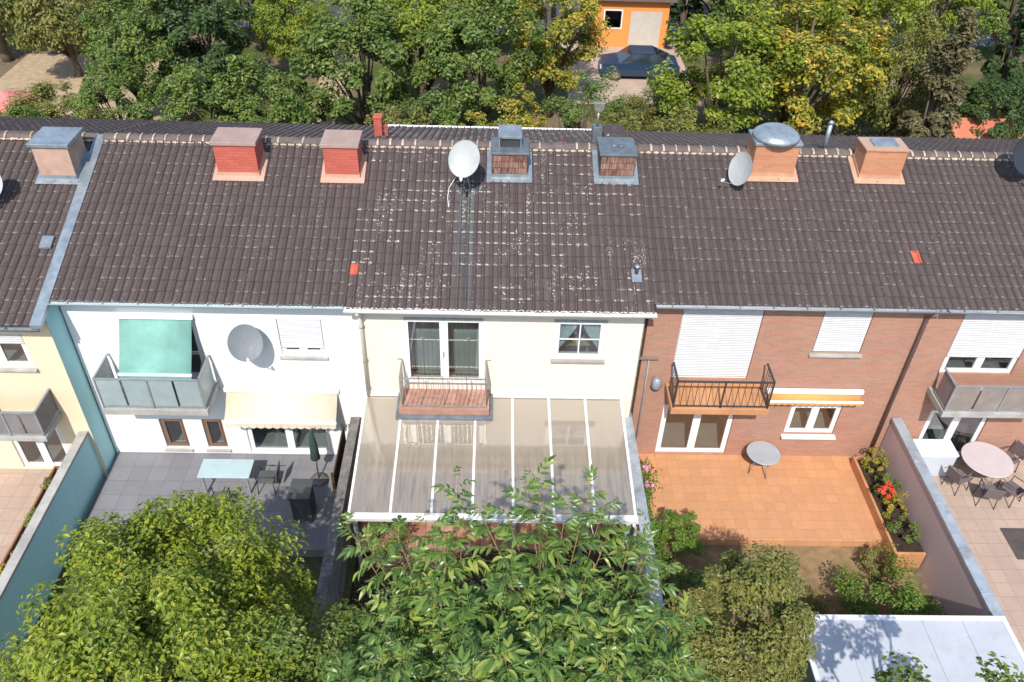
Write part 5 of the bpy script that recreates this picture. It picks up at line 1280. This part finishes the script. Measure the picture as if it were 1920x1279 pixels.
far_house('grey_roofed_house', bgx(590, 43, 10), bgx(760, 43, 10), 43, 51, 3.2, 2.6, WHITEWALL, GRR, 'far house with dark grey roof at the top edge above the sandy path', [(bgx(610, 43, 10), bgx(610, 43, 10)+1.2, 1, 2.2)])
far_house('grey_roofed_house', bgx(190, 43, 10), bgx(400, 43, 10), 43.5, 51, 3.2, 2.6, BEIGE, mat('pale_far_roof', (.36, .35, .35), .15, .85), 'far house with pale grey roof at the top left', [(bgx(250, 43, 10), bgx(250, 43, 10)+1.2, 1, 2.2)])
hx = bgx(1825, 17.2, 210); hut = far_house('garden_hut', hx, hx+3.4, 17.2, 19.6, 1.7, .75, mat('hut_wood', (.35, .25, .17), .2, .8), mat('red_orange_roof', (.52, .17, .1), .15, .8), 'small garden hut with red orange roof at the right edge', [(hx+.5, hx+1.2, .7, 1.4)])
# car
cx, cy = (bgx(1122, 29, 130)+bgx(1270, 29, 130))/2, 29.0
car = thing('parked_car', (cx, cy, .035), 'dark blue car parked in front of the orange building', 'car')
CARP = mat('dark_blue_car_paint', (.03, .06, .12), .08, .25, .6, .3, bump=0)
L_ = 4.3; sec = [(-2.15, .35, .62), (-2.1, .3, .85), (-1.2, .28, .95), (1.3, .28, .98), (2.05, .3, .9), (2.15, .36, .65)]
bm_ = MB(); rings = []
for (x, zl, zu) in sec:
    w = .86 if abs(x) < 1.9 else .74; rings.append([(cx+x, cy-w, zl), (cx+x, cy-w-.02, (zl+zu)/2), (cx+x, cy-w*.96, zu), (cx+x, cy+w*.96, zu), (cx+x, cy+w+.02, (zl+zu)/2), (cx+x, cy+w, zl)])
for a, b2 in zip(rings, rings[1:]):
    for j in range(6): bm_.face([a[j], b2[j], b2[(j+1) % 6], a[(j+1) % 6]], smooth=False)
bm_.face(rings[0]); bm_.face(rings[-1][::-1]); body = bm_.build('body', CARP, car, .03)
cb = MB(); A = [(-1.15, .95), (-.55, 1.42), (.75, 1.44), (1.75, .97)]
cab = [[(cx+x, cy-(.82 if z < 1 else .64), z) for x, z in A], [(cx+x, cy+(.82 if z < 1 else .64), z) for x, z in A]]
cb.face(cab[0]); cb.face(cab[1][::-1])
for j in range(3): cb.face([cab[0][j], cab[1][j], cab[1][j+1], cab[0][j+1]][::-1])
cb.build('cabin_glass', mat('car_glass', (.02, .03, .04), .1, .08, .8, bump=0), car)
MB().box(cx-.55, cx+.75, cy-.63, cy+.63, 1.425, 1.46).build('roof_panel', CARP, car, .02)
for x in (-1.35, 1.35):
    for s in (-1, 1):
        wl = MB().tube([(cx+x, cy+s*.72, .33), (cx+x, cy+s*.89, .33)], .32, 20).build('wheel', DARKM, car); MB().tube([(cx+x, cy+s*.885, .33), (cx+x, cy+s*.905, .33)], .2, 16).build('rim', GALV, wl)
for s in (-1, 1):
    MB().box(cx-2.17, cx-2.12, cy+s*.62-.13, cy+s*.62+.13, .62, .76).build('headlight', PVC, car); MB().box(cx+2.12, cx+2.17, cy+s*.62-.13, cy+s*.62+.13, .64, .78).build('tail_light', REDP, car)
# coloured garden things in the distance
def barrel(px, Y, m, label, h=.95, r=.32, name='rain_barrel'):
    x = bgx(px, Y, 200); t = thing(name, (x, Y, 0), label, 'barrel')
    MB().lathe([(r*.9, 0), (r, .2*h), (r*1.04, .5*h), (r, .8*h), (r*.9, h)], (x, Y, 0), 18).build('body', m, t); MB().lathe([(r*.95, 0), (r*.95, .04), (r*.2, .08)], (x, Y, h), 18).build('lid', m, t)
barrel(527, 20.2, mat('blue_plastic', (.06, .25, .5), .1, .45), 'blue barrel left of the slim dark conifer', 1.2, .4)
barrel(1812, 13.4, MATS['blue_plastic'], 'blue barrel behind the far right roof', 1.5, .5)
barrel(1795, 13.9, YEL, 'yellow barrel beside the blue one behind the far right roof', 2.1, .35)
px_ = bgx(5, 19, 175); par = thing('open_parasol', (px_, 19, 0), 'pink garden parasol at the left edge behind the beige house', 'parasol')
mb = MB(); n = 8
for j in range(n):
    a, b2 = 2*math.pi*j/n, 2*math.pi*(j+1)/n; mb.face([(px_, 19, 2.6), (px_+1.4*math.cos(a), 19+1.4*math.sin(a), 2.05), (px_+1.4*math.cos(b2), 19+1.4*math.sin(b2), 2.05)])
cn = mb.build('canopy', mat('pink_cloth', (.7, .22, .22), .1, .85), par); cn.modifiers.new('thickness', 'SOLIDIFY').thickness = .01
MB().tube([(px_, 19, 0), (px_, 19, 2.58)], .025, 8).build('pole', GALV, par)
for j in range(n): a = 2*math.pi*j/n; MB().tube([(px_, 19, 2.56), (px_+1.38*math.cos(a), 19+1.38*math.sin(a), 2.03)], .01, 5).build('rib', GALV, par)
tx = bgx(140, 21, 160); table_round('round_table', (tx, 21, .025), .7, .74, mat('pale_pink_table', (.6, .5, .45), .08, .6), 'pale round table in the sandy yard at the upper left', GREYM)
chair('garden_chair', (bgx(185, 20.5, 160), 20.5, .025), 2.2, YEL, 'yellow chair beside the pale round table at the upper left')
